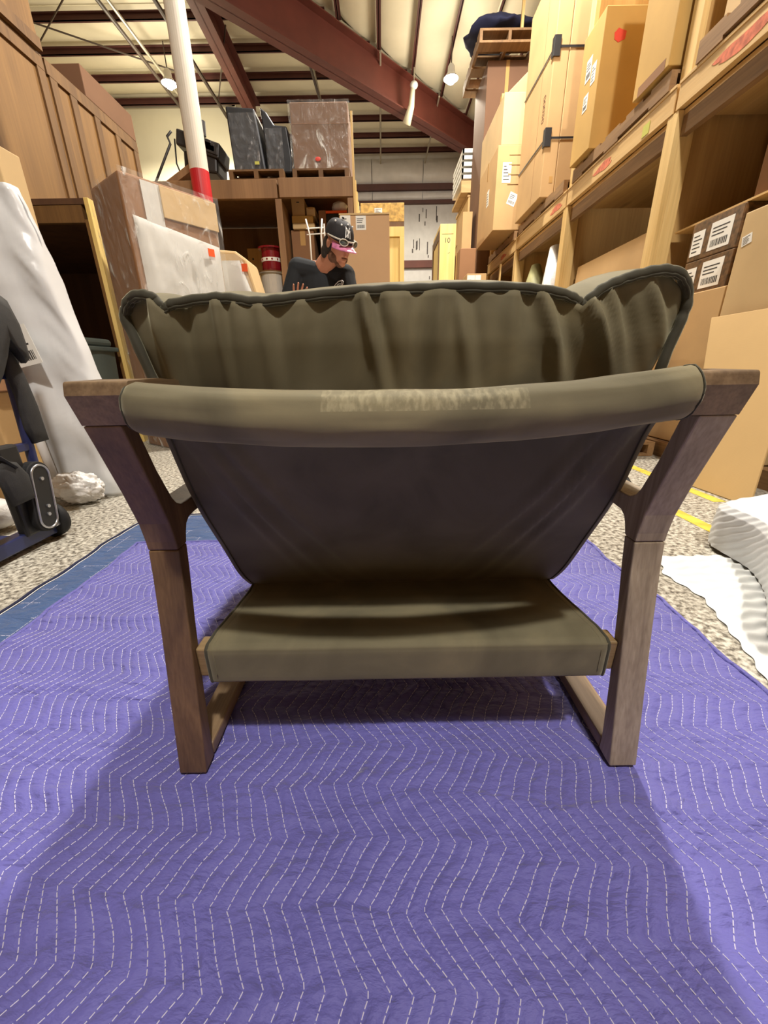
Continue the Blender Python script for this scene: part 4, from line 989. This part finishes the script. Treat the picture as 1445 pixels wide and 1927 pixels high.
# hand truck, its wide side along the aisle
ht = thing('hand_truck', 'navy stair climbing hand truck with black straps at the left edge', 'hand truck', (-1.36, 1.35, 0))
for y in (1.50, 1.13): MB().tube([(-1.37, y-.02, .06), (-1.375, y-.01, .30), (-1.38, y+.02, .63), (-1.40, y+.055, 1.25)], .017, 10).build('side_rail', 'navy_metal', ht, smooth=True)
for z in (.36, .62, .92): MB().box(-1.395, -1.365, 1.13, 1.50, z, z+.03).build('cross_bar', 'navy_metal', ht, .004)
MB().box(-1.40, -1.345, 1.10, 1.465, .022, .075).build('base_bar', 'navy_metal', ht, .006)
MB().box(-1.66, -1.40, 1.12, 1.45, .004, .018).build('toe_plate', 'navy_metal', ht, .003)
MB().box(-1.375, -1.335, 1.325, 1.41, .06, .40).build('gear_box', 'black_plastic', ht, .01)
def stadium(y0, z0, y1, z1, r, n=12):
    d = Vector((y1-y0, z1-z0)); d.normalize(); a0 = math.atan2(d.y, d.x); P = []
    for k in range(n+1): a = a0-math.pi/2+math.pi*k/n; P.append((y1+r*math.cos(a), z1+r*math.sin(a)))
    for k in range(n+1): a = a0+math.pi/2+math.pi*k/n; P.append((y0+r*math.cos(a), z0+r*math.sin(a)))
    return P
for dy in (0, -.27):
    st_ = MB().prism(stadium(1.405+dy, .110, 1.430+dy, .275, .052), 'x', -1.350, -1.312).build('stair_belt', 'rubber', ht, .004)
    MB().prism(stadium(1.405+dy, .110, 1.430+dy, .275, .036), 'x', -1.3115, -1.309).build('belt_plate', 'black_plastic', st_, .001)
    S = stadium(1.405+dy, .110, 1.430+dy, .275, .0385)
    MB().tube([(-1.309, p[0], p[1]) for p in S+S[:1]], .0042, 8, False).build('steel_rim', 'steel', st_, smooth=True)
    for (yy, zz) in ((1.408+dy, .125), (1.428+dy, .262), (1.417+dy, .155)): MB().lathe([(.007, 0), (.007, .006)], (-1.309, yy, zz), 'x', 10).build('bolt', 'steel', st_)
for y in (1.475, 1.06):
    wh = MB().lathe([(.03, -.022), (.062, -.020), (.075, -.010), (.075, .010), (.062, .020), (.03, .022)], (-1.375, y+.005, .0755), 'y', 28).build('wheel', 'rubber', ht, smooth=True)
    MB().lathe([(.03, -.026), (.032, .026)], (-1.375, y+.005, .0755), 'y', 18).build('wheel_hub', 'black_plastic', wh)
MB().box(-1.325, -1.322, 1.435, 1.462, .06, .105).build('guard_plate', 'steel', ht)
def flap(poly, x, th, bulge, name, mat):
    cy = sum(p[0] for p in poly)/len(poly); cz = sum(p[1] for p in poly)/len(poly)
    m = MB(); n = len(poly); rings = []
    for sc, xx in ((1, x-th), (1, x), (.75, x+bulge*.6), (.35, x+bulge)):
        rings.append([(xx, cy+(p[0]-cy)*sc, cz+(p[1]-cz)*sc) for p in poly])
    vs = [q for r_ in rings for q in r_]; fs = [tuple(range(n))]
    for i in range(3): fs += [(i*n+k, i*n+(k+1) % n, (i+1)*n+(k+1) % n, (i+1)*n+k) for k in range(n)]
    fs.append(tuple(range(3*n, 4*n))); m.add(vs, fs)
    return m.build(name, mat, ht, smooth=True)
flap([(1.30, .95), (1.51, .907), (1.55, .881), (1.571, .807), (1.573, .744), (1.571, .693), (1.545, .674), (1.524, .706), (1.50, .754), (1.483, .739), (1.408, .60), (1.30, .55)], -1.325, .02, .02, 'strap_pad', 'black_web')
flap([(1.512, .755), (1.536, .707), (1.552, .633), (1.566, .516), (1.567, .387), (1.496, .383), (1.482, .446), (1.489, .56), (1.481, .634)], -1.35, .01, .012, 'strap', 'black_web')
flap([(1.26, .33), (1.30, .36), (1.345, .345), (1.375, .29), (1.37, .205), (1.28, .20)], -1.300, .012, .012, 'strap_buckle', 'black_web')
MB().tube([(-1.33, 1.20, .45), (-1.31, 1.27, .40), (-1.30, 1.33, .33)], .02, 8, flat=.3).build('strap', 'black_web', ht, smooth=True)

# ================================================================== plywood shelf unit at the end of the aisle
U0 = 4.8
un_ = thing('plywood_shelf', 'brown plywood shelf unit with two open bays behind the person', 'shelf', (-1.3, 5.4, 0))
for x, m_ in ((-2.285, 'ply_brown'), (-1.035, 'ply_brown'), (-.305, 'ply_brown')): MB().box(x, x+.045, U0, 6.1, 0, 2.25).build('side_panel', m_, un_, .002)
for x in (-2.29, -1.05, -.315): MB().box(x, x+.065, U0-.03, U0-.001, 0, 2.25).build('post', 'ply_brown', un_, .002)
MB().box(-2.29, -1.02, U0-.035, U0+.01, 2.255, 2.41).build('top_beam', 'ply_brown', un_, .002); MB().box(-1.0, -.25, U0-.035, U0+.01, 2.26, 2.42).build('top_beam', 'ply_brown', un_, .002)
MB().box(-2.29, -.25, U0+.012, 6.1, 2.38, 2.42).build('top_panel', 'ply_brown', un_); MB().box(-2.25, -.31, 6.06, 6.1, 0, 2.37).build('back_panel', 'ply_brown', un_)
MB().box(-1.62, -1.04, 5.55, 5.58, .0, 2.02).build('inner_panel', 'ply', un_)
for k in range(9): MB().lathe([(.012, 0), (.012, .004)], (-1.58+.062*k, 5.546, 1.72+.02*(k % 2)), 'y', 8).build('screw_hole', 'ink', un_)
for k in range(3): MB().lathe([(.012, 0), (.012, .004)], (-1.56+.16*k, 5.546, 1.91), 'y', 8).build('screw_hole', 'ink', un_)
for k in range(5): MB().box(-.25, -.225, U0+.02+k*.27, U0+.08+k*.27, .0, 2.41).build('side_batten', 'yellow_ply', un_)
MB().box(-.989, -.306, U0+.04, 6.05, 1.36, 1.40).build('shelf_board', 'ply_brown', un_); MB().box(-2.254, -1.036, U0+.02, 5.54, 1.36, 1.40).build('shelf_board', 'ply_brown', un_)
# rolls of film
t = thing('film_roll', 'silver roll of stretch film standing in the left shelf bay', 'roll', (-1.17, 4.97, 1.40))
MB().lathe([(.15, .002), (.15, .016), (.128, .018), (.128, .222), (.150, .224), (.150, .240)], (-1.20, 4.97, 1.40), 'z', 30).build('spool', 'clear_roll', t, smooth=False)
MB().lathe([(.151, 0), (.151, .016)], (-1.20, 4.97, 1.402), 'z', 30).build('flange', 'batten', t); MB().lathe([(.151, 0), (.151, .012)], (-1.20, 4.97, 1.629), 'z', 30).build('flange', 'batten', t)
t = thing('film_roll', 'dark red film roll with a white band on top of the silver roll', 'roll', (-1.17, 4.97, 1.644))
MB().lathe([(.108, 0), (.112, .02), (.104, .19), (.106, .212)], (-1.19, 4.97, 1.644), 'z', 30).build('spool', 'red_film', t)
MB().lathe([(.138, .0), (.138, .016)], (-1.19, 4.97, 1.857), 'z', 30).build('flange', 'red_film', t); MB().lathe([(.1125, .0), (.1125, .036)], (-1.19, 4.97, 1.735), 'z', 30).build('paper_band', 'white', t)
for k in range(6):
    a = -math.pi/2+.5*(k-2.5); MB().lathe([(.010, 0), (.010, .003)], (-1.19+.1125*math.cos(a), 4.97+.1125*math.sin(a)-.002, 1.753), 'y', 10).build('band_dot', 'red_film', t)
# goods in the right bay
G = 'goods in the right shelf bay'
carton('carton', 'lowest brown carton in the right shelf bay behind the wire frame', -.97, -.72, 5.05, 5.5, 1.405, 2.06, 'card_brown', group=G, tape=('near',), side=-1)
t = carton('flat_box', 'flat white and yellow box on the lowest carton in the shelf bay', -.94, -.70, 5.02, 5.45, 2.063, 2.115, 'card_pale', group=G, tape=())
t = carton('flat_box', 'upper flat yellow box in the right shelf bay', -.945, -.715, 5.03, 5.45, 2.118, 2.185, 'card_gold', group=G, tape=())
t = carton('carton', 'small archive carton with a hand hole at the top of the shelf bay', -.94, -.80, 5.05, 5.4, 2.188, 2.345, 'card', group=G, tape=())
MB().box(-.885, -.855, 5.047, 5.049, 2.305, 2.315).build('hand_hole', 'ink', t)
t = carton('carton', 'smallest pale carton beside the archive carton in the shelf bay', -.785, -.69, 5.05, 5.3, 2.188, 2.265, 'card_pale', group=G, tape=('near',))
carton('carton', 'grey brown carton column right of the wire frame in the shelf bay', -.655, -.575, 5.06, 5.4, 1.405, 2.24, 'card_brown', group=G, tape=())
t = carton('storage_bin', 'black bin with an orange lip in the right shelf bay', -.57, -.35, 5.05, 5.5, 1.405, 2.205, 'black_plastic', cat='bin', group=G, tape=())
MB().box(-.575, -.345, 5.04, 5.5, 2.207, 2.228).build('bin_lip', 'orange', t)
t = thing('plastic_bag', 'white plastic bag lying on the black bin in the shelf bay', 'bag', (-.43, 5.1, 2.23), G)
MB().grid(lambda u, vv: (-.43+.085*math.sin(math.pi*vv)*math.cos(2*math.pi*u)*(1+.2*wn(math.cos(u*6), vv*3, 1, 2)), 5.14+.07*math.sin(math.pi*vv)*math.sin(2*math.pi*u), 2.285+.055*-math.cos(math.pi*vv)), 24, 16, closed_u=True).build('bag', 'bag', t, smooth=True)
label_on(t, (-.42, 5.065, 2.26), (1, 0, 0), (0, 0, 1), .05, .045, None)
t = thing('wire_rack', 'white wire rack with upright rods standing behind the person', 'rack', (-.64, 4.62, 0))
for x in (-.70, -.585): MB().tube([(x, 4.62, .0), (x, 4.62, 1.90), (x-.03*(1 if x < -.65 else -.6), 4.62, 2.03)], .008, 8).build('rod', 'white', t, smooth=True)
MB().tube([(-.56, 4.66, 0), (-.555, 4.66, 2.0)], .008, 8).build('rod', 'white', t)
for z in (1.3, 1.62, 1.90, 1.95): MB().tube([(-.73, 4.62, z), (-.55, 4.63, z+.01)], .006, 8).build('cross_rod', 'white', t)

# on top of the shelf unit
PT = 'pallets on top of the plywood shelf'
pallet('pallet under the black wrapped chairs on the plywood shelf', -1.50, -.95, 4.82, 5.6, 2.422, .09, PT, 'batten')
pallet('pallet under the brown wrapped cabinet on the plywood shelf', -.86, -.29, 4.82, 5.7, 2.422, .09, PT, 'batten')
t = thing('wrapped_cabinet', 'brown cabinet in shiny film with a red sticker on top of the shelf', 'cabinet', (-.57, 5.2, 2.514))
MB().box(-.85, -.285, 4.88, 5.55, 2.514, 3.05).build('cabinet_body', 'card_dark', t, .01)
MB().box(-.852, -.283, 4.876, 5.552, 2.88, 2.884).build('edge_board', 'card_brown', t)
MB().grid(lambda u, vv: (-.865+.595*u, 4.868-.008*wn(u*4, vv*4, 1, 2), 2.52+.54*vv), 24, 24).build('film', 'film', t, smooth=True)
MB().ell((-.60, 4.858, 2.60), (.028, .002, .018), 12, 8).build('sticker', 'red', t)
for k, (x0, x1, top, lb) in enumerate(((-1.46, -1.14, 3.02, 'taller black wrapped chair on the shelf, nearer to the column'), (-1.12, -.90, 2.90, 'lower black wrapped chair on the shelf, next to the brown cabinet'))):
    t = thing('wrapped_chair', lb, 'chair', ((x0+x1)/2, 5.1, 2.514), 'black wrapped chairs on the shelf')
    if k == 0: m = MB().prism([(x0, 2.515), (x1, 2.515), (x1-.03, 2.80), (x1-.06, top), (x0-.02, top+.02)], 'y', 4.90, 5.45)
    else: m = MB().prism([(x0+.01, 2.515), (x1+.02, 2.515), (x1+.03, 2.62), (x1+.0, top-.01), (x0+.10, top), (x0+.03, 3.0), (x0-.03, 3.04)], 'y', 4.92, 5.45)
    m.build('cover', 'black_cloth', t, .015, 3)
    MB().grid(lambda u, vv: (x0+.005+(x1-x0-.05)*u, 4.886-.008*wn(u*3, vv*5, k, 2), 2.52+(top-2.56)*vv), 16, 24).build('film', 'film_dark', t, smooth=True)
    MB().box(x1-.10, x1-.055, 4.872, 4.875, 2.57, 2.595).build('sticker', 'green_note', t) if k == 0 else None
t = thing('machine', 'black workshop machine lying on the plywood shelf behind the column', 'machine', (-1.9, 5.1, 2.422))
MB().obox((-2.20, 5.0, 2.44), (.30, 0, .16), (0, .4, 0), (-.03, 0, .05)).build('tilted_plate', 'ply_brown', t)
MB().obox((-2.06, 5.0, 2.80), (.42, 0, -.13), (0, .3, 0), (.03, 0, .13)).build('motor_housing', 'machine_black', t, .015)
MB().obox((-2.02, 5.02, 2.60), (.34, 0, -.04), (0, .3, 0), (.02, 0, .16)).build('lower_housing', 'machine_black', t, .02)
MB().box(-1.98, -1.62, 5.0, 5.4, 2.424, 2.47).build('base_board', 'ply_brown', t)
for dx in (0, .03, .055): MB().obox((-1.85+dx, 4.99, 2.80-dx), (.15, 0, -.05), (0, .25, 0), (.01, 0, .07)).build('housing_rib', 'machine_black', t, .006)
MB().tube([(-1.80, 5.1, 2.9), (-1.79, 5.1, 3.02)], .03, 10).build('handle', 'machine_black', t)
MB().tube([(-2.08, 5.0, 2.90), (-2.13, 5.0, 2.86), (-2.11, 5.0, 2.80), (-2.32, 5.0, 2.50), (-2.36, 5.0, 2.46), (-2.30, 5.0, 2.44)], .012, 8).build('tube_handle', 'machine_black', t, smooth=True)
MB().tube([(-2.08, 5.05, 2.86), (-2.10, 5.05, 2.66), (-2.05, 5.05, 2.5)], .008, 8).build('cable', 'black_plastic', t, smooth=True)
t = thing('timber_stick', 'thin pale timber leaning against the shelf end', 'timber', (-.22, 4.75, 0))
MB().obox((-.235, 4.70, .0), (.02, 0, 0), (0, .03, 0), (-.02, .02, 2.9)).build('stick', 'pine', t)

# flat carton and crates behind the person
t = thing('flat_carton', 'flat pinkish cardboard carton standing behind the person with papers on its top edge', 'cardboard', (-.12, 3.95, 0))
MB().box(-.335, .088, 3.9, 3.97, .0, 1.835).build('carton_body', 'card_pink', t, .006)
MB().box(-.335, .088, 3.895, 3.975, 1.836, 1.848).build('top_edge', 'card_pale', t)
label_on(t, (-.325, 3.90, 1.70), (1, 0, 0), (0, 0, 1), .085, .135, 'lines'); label_on(t, (-.195, 3.90, 1.73), (1, 0, 0), (0, 0, 1), .085, .10, 'bars')
t = thing('strand_board_crate', 'strand board crate with a white paper, above the pale yellow crate', 'crate', (.02, 5.7, 2.3))
MB().box(-.215, .30, 5.5, 6.2, 2.255, 2.44).build('crate_body', 'osb', t, .004); label_on(t, (-.05, 5.5, 2.33), (1, 0, 0), (0, 0, 1), .09, .06, 'lines')
t = thing('plywood_crate', 'pale yellow plywood crate under the strand board crate', 'crate', (.05, 5.8, 0))
MB().box(-.2, .30, 5.5, 6.2, 0, 2.20).build('crate_body', 'yellow_ply', t, .003); MB().box(.10, .30, 5.48, 5.499, 2.10, 2.20).box(.245, .30, 5.48, 5.499, 0, 2.10).build('batten_frame', 'yellow_ply', t, .002)
MB().box(-.2, .30, 5.5, 6.2, 2.202, 2.253).build('base_board', 'batten', t)

# ================================================================== person
def remesh(o, size):
    r = o.modifiers.new('remesh', 'REMESH'); r.mode = 'VOXEL'; r.voxel_size = size; r.use_smooth_shade = True
    s = o.modifiers.new('smooth', 'SMOOTH'); s.factor = .5; s.iterations = 3
    return o
pe = thing('person', 'person in black t-shirt and pink brimmed cap bending forward behind the armchair', 'person', (-.42, 3.35, 0))
HC = Vector((-.262, 2.96, 1.400))                    # head centre
hf = Vector((.60, -.62, -.46)).normalized(); hu = Vector((.16, -.20, 1)); hu = (hu-hf*hu.dot(hf)).normalized(); hs = hf.cross(hu)   # forward, up, side
HR = Matrix((hs, hf, hu)).transposed()              # local x side, y forward, z up
def H(x, y, z): return HC+HR @ Vector((x, y, z))
b = MB()
b.ell(HC+HR @ Vector((0, -.01, .035)), (.072, .090, .078), 24, 16, HR)          # skull
b.ell(H(0, .025, -.035), (.060, .066, .085), 20, 14, HR)                        # face
b.ell(H(0, .055, -.098), (.034, .034, .028), 16, 10, HR)                        # chin
b.ell(H(0, .088, -.030), (.014, .022, .026), 12, 10, HR); b.ell(H(0, .098, -.045), (.016, .014, .012), 12, 8, HR)   # nose
b.ell(H(0, .078, -.076), (.024, .014, .009), 12, 8, HR)                         # lips
for s in (-1, 1):
    b.ell(H(s*.072, -.012, -.012), (.010, .020, .030), 12, 10, HR); b.ell(H(s*.032, .070, .008), (.022, .014, .008), 12, 8, HR)   # ears, brows
    b.ell(H(s*.03, .072, -.010), (.012, .010, .009), 10, 8, HR)
NB = Vector((-.385, 3.10, 1.30))
b.capsule(H(0, -.03, -.06), NB, .056, .062)
SH = {-1: Vector((-.575, 3.16, 1.300)), 1: Vector((-.245, 3.12, 1.245))}
CH_, WA, PE_ = Vector((-.41, 3.18, 1.17)), Vector((-.42, 3.30, 1.0)), Vector((-.42, 3.38, .90))
b.ell(CH_, (.165, .115, .17), 22, 14); b.ell(WA, (.145, .105, .14), 20, 12); b.ell(PE_, (.165, .12, .12), 20, 12)
for s in (-1, 1): b.capsule(NB-Vector((0, -.02, .03)), SH[s], .06, .062)
EL = {-1: Vector((-.665, 3.14, 1.055)), 1: Vector((-.20, 3.02, .99))}; WR = {-1: Vector((-.555, 2.94, 1.012)), 1: Vector((-.33, 2.86, .90))}
for s in (-1, 1):
    b.capsule(SH[s], EL[s], .052, .042); b.capsule(EL[s], WR[s], .041, .028)
def hand(wr, d, nrm, sp, curl):                      # d along the fingers, nrm out of the palm, sp across
    d, sp = d.normalized(), sp.normalized(); nrm = d.cross(sp).normalized()*(1 if d.cross(sp).dot(nrm) > 0 else -1)
    pc = wr+d*.045; rot = Matrix((sp, d, nrm)).transposed(); b.ell(pc, (.040, .050, .016), 14, 10, rot); b.capsule(wr, pc, .024, .024, 10)
    for k, ln in enumerate((.068, .078, .073, .056)):
        d2 = (d+sp*(-.16+.11*k)).normalized(); o = wr+d*.083+sp*(-.033+.0225*k); c = curl*(1+.25*k); q1 = o+d2*ln*.45+nrm*ln*.10*c; q2 = q1+d2*ln*.32+nrm*ln*.28*c; q3 = q2+d2*ln*.20+nrm*ln*.30*c
        b.capsule(o, q1, .0084, .0078, 8); b.capsule(q1, q2, .0078, .0074, 8); b.capsule(q2, q3, .0074, .0066, 8)
    o = wr+d*.028-sp*.032; q1 = o+d*.035-sp*.022+nrm*.012; q2 = q1+d*.030-sp*.006+nrm*.012
    b.capsule(o, q1, .0125, .0105, 8); b.capsule(q1, q2, .0105, .0085, 8)
hand(WR[-1], Vector((.15, -.15, 1)), Vector((.4, -.9, 0)), Vector((.9, .35, 0)), .5)
hand(WR[1], Vector((-.25, -.55, -.75)), Vector((-.3, .3, -.6)), Vector((.9, -.3, -.1)), .7)
for s in (-1, 1):
    hp, kn, an = PE_+Vector((s*.09, .01, -.04)), Vector((-.42+s*.12, 3.30, .49)), Vector((-.42+s*.13, 3.40, .09))
    b.capsule(hp, kn, .082, .055); b.capsule(kn, an, .054, .036); b.capsule(an, an+Vector((s*.02, -.15, -.045)), .036, .03)
body = remesh(b.build('body', 'skin', pe), .0045)
# t-shirt
c = MB(); c.ell(CH_+Vector((0, 0, .005)), (.183, .132, .185), 24, 16); c.ell(WA, (.165, .125, .16), 22, 12); c.ell(PE_+Vector((0, 0, .03)), (.178, .135, .10), 22, 12)
for s in (-1, 1):
    c.capsule(NB+Vector((s*.05, .02, -.035)), SH[s]+Vector((0, 0, -.002)), .066, .074); c.capsule(SH[s], SH[s].lerp(EL[s], .70), .070, .072)
c.ell(NB+Vector((0, .045, -.055)), (.12, .07, .06), 18, 12)
shirt = remesh(c.build('t_shirt', 'shirt', pe), .007)
d_ = MB()
MB_vneck = None
d_.ell(PE_+Vector((0, 0, -.03)), (.178, .132, .12), 20, 12)
for s in (-1, 1):
    hp, kn, an = PE_+Vector((s*.09, .01, -.05)), Vector((-.42+s*.12, 3.30, .49)), Vector((-.42+s*.13, 3.40, .09)); d_.capsule(hp, kn, .096, .070); d_.capsule(kn, an, .070, .058)
remesh(d_.build('trousers', 'trouser', pe), .009)
for s in (-1, 1):
    an = Vector((-.42+s*.13, 3.40, .07)); MB().capsule(an+Vector((0, .03, -.02)), an+Vector((s*.02, -.17, -.025)), .047, .042).build('shoe', 'shoe', pe, smooth=True)
MB().prism([(-.415, 1.315), (-.335, 1.315), (-.362, 1.215), (-.37, 1.21)], 'y', 3.02, 3.06) if False else None
# hair behind the ears and beard
h_ = MB(); h_.ell(H(0, -.045, -.03), (.078, .075, .075), 20, 14, HR); h_.ell(H(-.055, -.055, -.075), (.035, .045, .055), 16, 10, HR); h_.ell(H(.03, -.065, -.075), (.045, .04, .05), 16, 10, HR)
remesh(h_.build('hair', 'hair', pe), .005)
g_ = MB(); g_.ell(H(0, .050, -.103), (.038, .036, .026), 18, 10, HR)
for s in (-1, 1): g_.ell(H(s*.045, .018, -.078), (.022, .042, .036), 16, 10, HR)
g_.ell(H(0, .086, -.064), (.026, .010, .005), 14, 8, HR)
remesh(g_.build('beard', 'beard', pe), .004)
# cap
def capf(u, vv):
    a = 2*math.pi*u; th = math.pi*.5*vv
    r = math.cos(th)**.62; z = math.sin(th)
    return H(.088*math.cos(a)*r, -.008+.106*math.sin(a)*r, .026+.096*z-.012*math.sin(a)*(1-vv))
cp = MB().grid(capf, 36, 18, closed_u=True).build('cap', 'cap', pe, smooth=True)
cs = cp.modifiers.new('cloth', 'SOLIDIFY'); cs.thickness = .004
def brim(u, vv):
    a = math.pi*(.12+.76*u); r = 1+.72*vv*math.sin(a)**.7
    return H(.086*math.cos(a)*(1+.16*vv*math.sin(a)), -.008+.102*math.sin(a)*r, .018-.012*math.sin(a)-.010*vv-.10*vv*(math.cos(a)**2)*.35)
br = MB().grid(brim, 26, 8).build('brim', 'brim', cp, smooth=True); bs_ = br.modifiers.new('board', 'SOLIDIFY'); bs_.thickness = .005
MB().ell(H(0, -.008, .134), (.008, .008, .005), 10, 6, HR).build('button', 'cap', cp)
bpy.context.view_layer.update()
# eyelets and the monogram lie on the cap's surface
for (u, vv) in ((.13, .62), (.25, .74), (.02, .66), (.40, .62), (.20, .52)):
    p = capf(u, vv); n = (p-H(0, -.008, .03)).normalized(); MB().ell(p+n*.003, (.006, .006, .006), 10, 6).build('eyelet', 'print', cp)
def on_cap(txt, u0, v0, su, sv, size):
    vs, fs = text_mesh(txt, size, .0); out = []
    for p in vs:
        q = capf(u0-p.x*su, v0+p.y*sv); n = (q-H(0, -.008, .03)).normalized(); out.append(q+n*.0045)
    return MB().add(out, fs)
on_cap('N', .225, .34, 1.64, 6.2, .066).build('monogram', 'print', cp); on_cap('Y', .225, .40, 1.64, 6.2, .088).build('monogram', 'print', cp)
# sunglasses resting on the brim
sg = MB()
def onb(a, out, z): return H(.088*math.cos(a)*1.0+out*math.cos(a), -.008+.106*math.sin(a)+out*math.sin(a), z)
gl = MB().tube([onb(math.pi*(.02+.96*k/20), .010, .034) for k in range(21)], .0045, 8, True).build('sunglasses', 'frame_pale', cp, smooth=True)
for a in (.36, .64):
    cpt = onb(math.pi*a, .016, .026); n = (cpt-H(0, -.008, .026)).normalized(); sd_ = n.cross(hu).normalized(); rot = Matrix((sd_, n, hu)).transposed()
    MB().ell(cpt, (.027, .006, .017), 18, 10, rot).build('lens', 'lens', cp, smooth=True)
    MB().tube([cpt+rot @ Vector((.028*math.cos(t), .004, .018*math.sin(t))) for t in [2*math.pi*k/18 for k in range(19)]], .0032, 6, False).build('lens_rim', 'frame_pale', cp, smooth=True)
# chest print and collar follow the shirt's surface
dg = bpy.context.evaluated_depsgraph_get(); ev = shirt.evaluated_get(dg)
from mathutils.bvhtree import BVHTree
me_ = ev.to_mesh(); off = ROOT[pe.name]
bvh = BVHTree.FromPolygons([v.co+off for v in me_.vertices], [tuple(p.vertices) for p in me_.polygons]); ev.to_mesh_clear()
def snap(x, z, lift=.003):
    hit, n, i, dd = bvh.ray_cast(Vector((x, 2.2, z)), Vector((0, 1, 0)))
    return (hit-Vector((0, lift, 0))) if hit else Vector((x, 3.05, z))
ex, ez = -.288, 1.165
for P in ([(-.045, -.02), (-.035, .0), (-.02, .02), (0, .032), (.03, .034)], [(.03, .034), (.022, .01), (.016, -.02), (.014, -.035)], [(-.045, -.02), (-.03, -.025), (-.02, -.012), (-.008, -.002), (.01, .004)], [(.038, .03), (.03, .0), (.026, -.03), (.014, -.035)], [(-.012, .012), (.006, .016), (.018, .014)], [(-.002, -.03), (.006, -.024), (.012, -.03)]):
    pts = []
    for i in range(len(P)-1):
        for k in range(4): f = k/4; pts.append(snap(ex+P[i][0]*(1-f)+P[i+1][0]*f, ez+P[i][1]*(1-f)+P[i+1][1]*f))
    pts.append(snap(ex+P[-1][0], ez+P[-1][1])); MB().tube(pts, .0032, 6).build('chest_print', 'print', shirt, smooth=True)
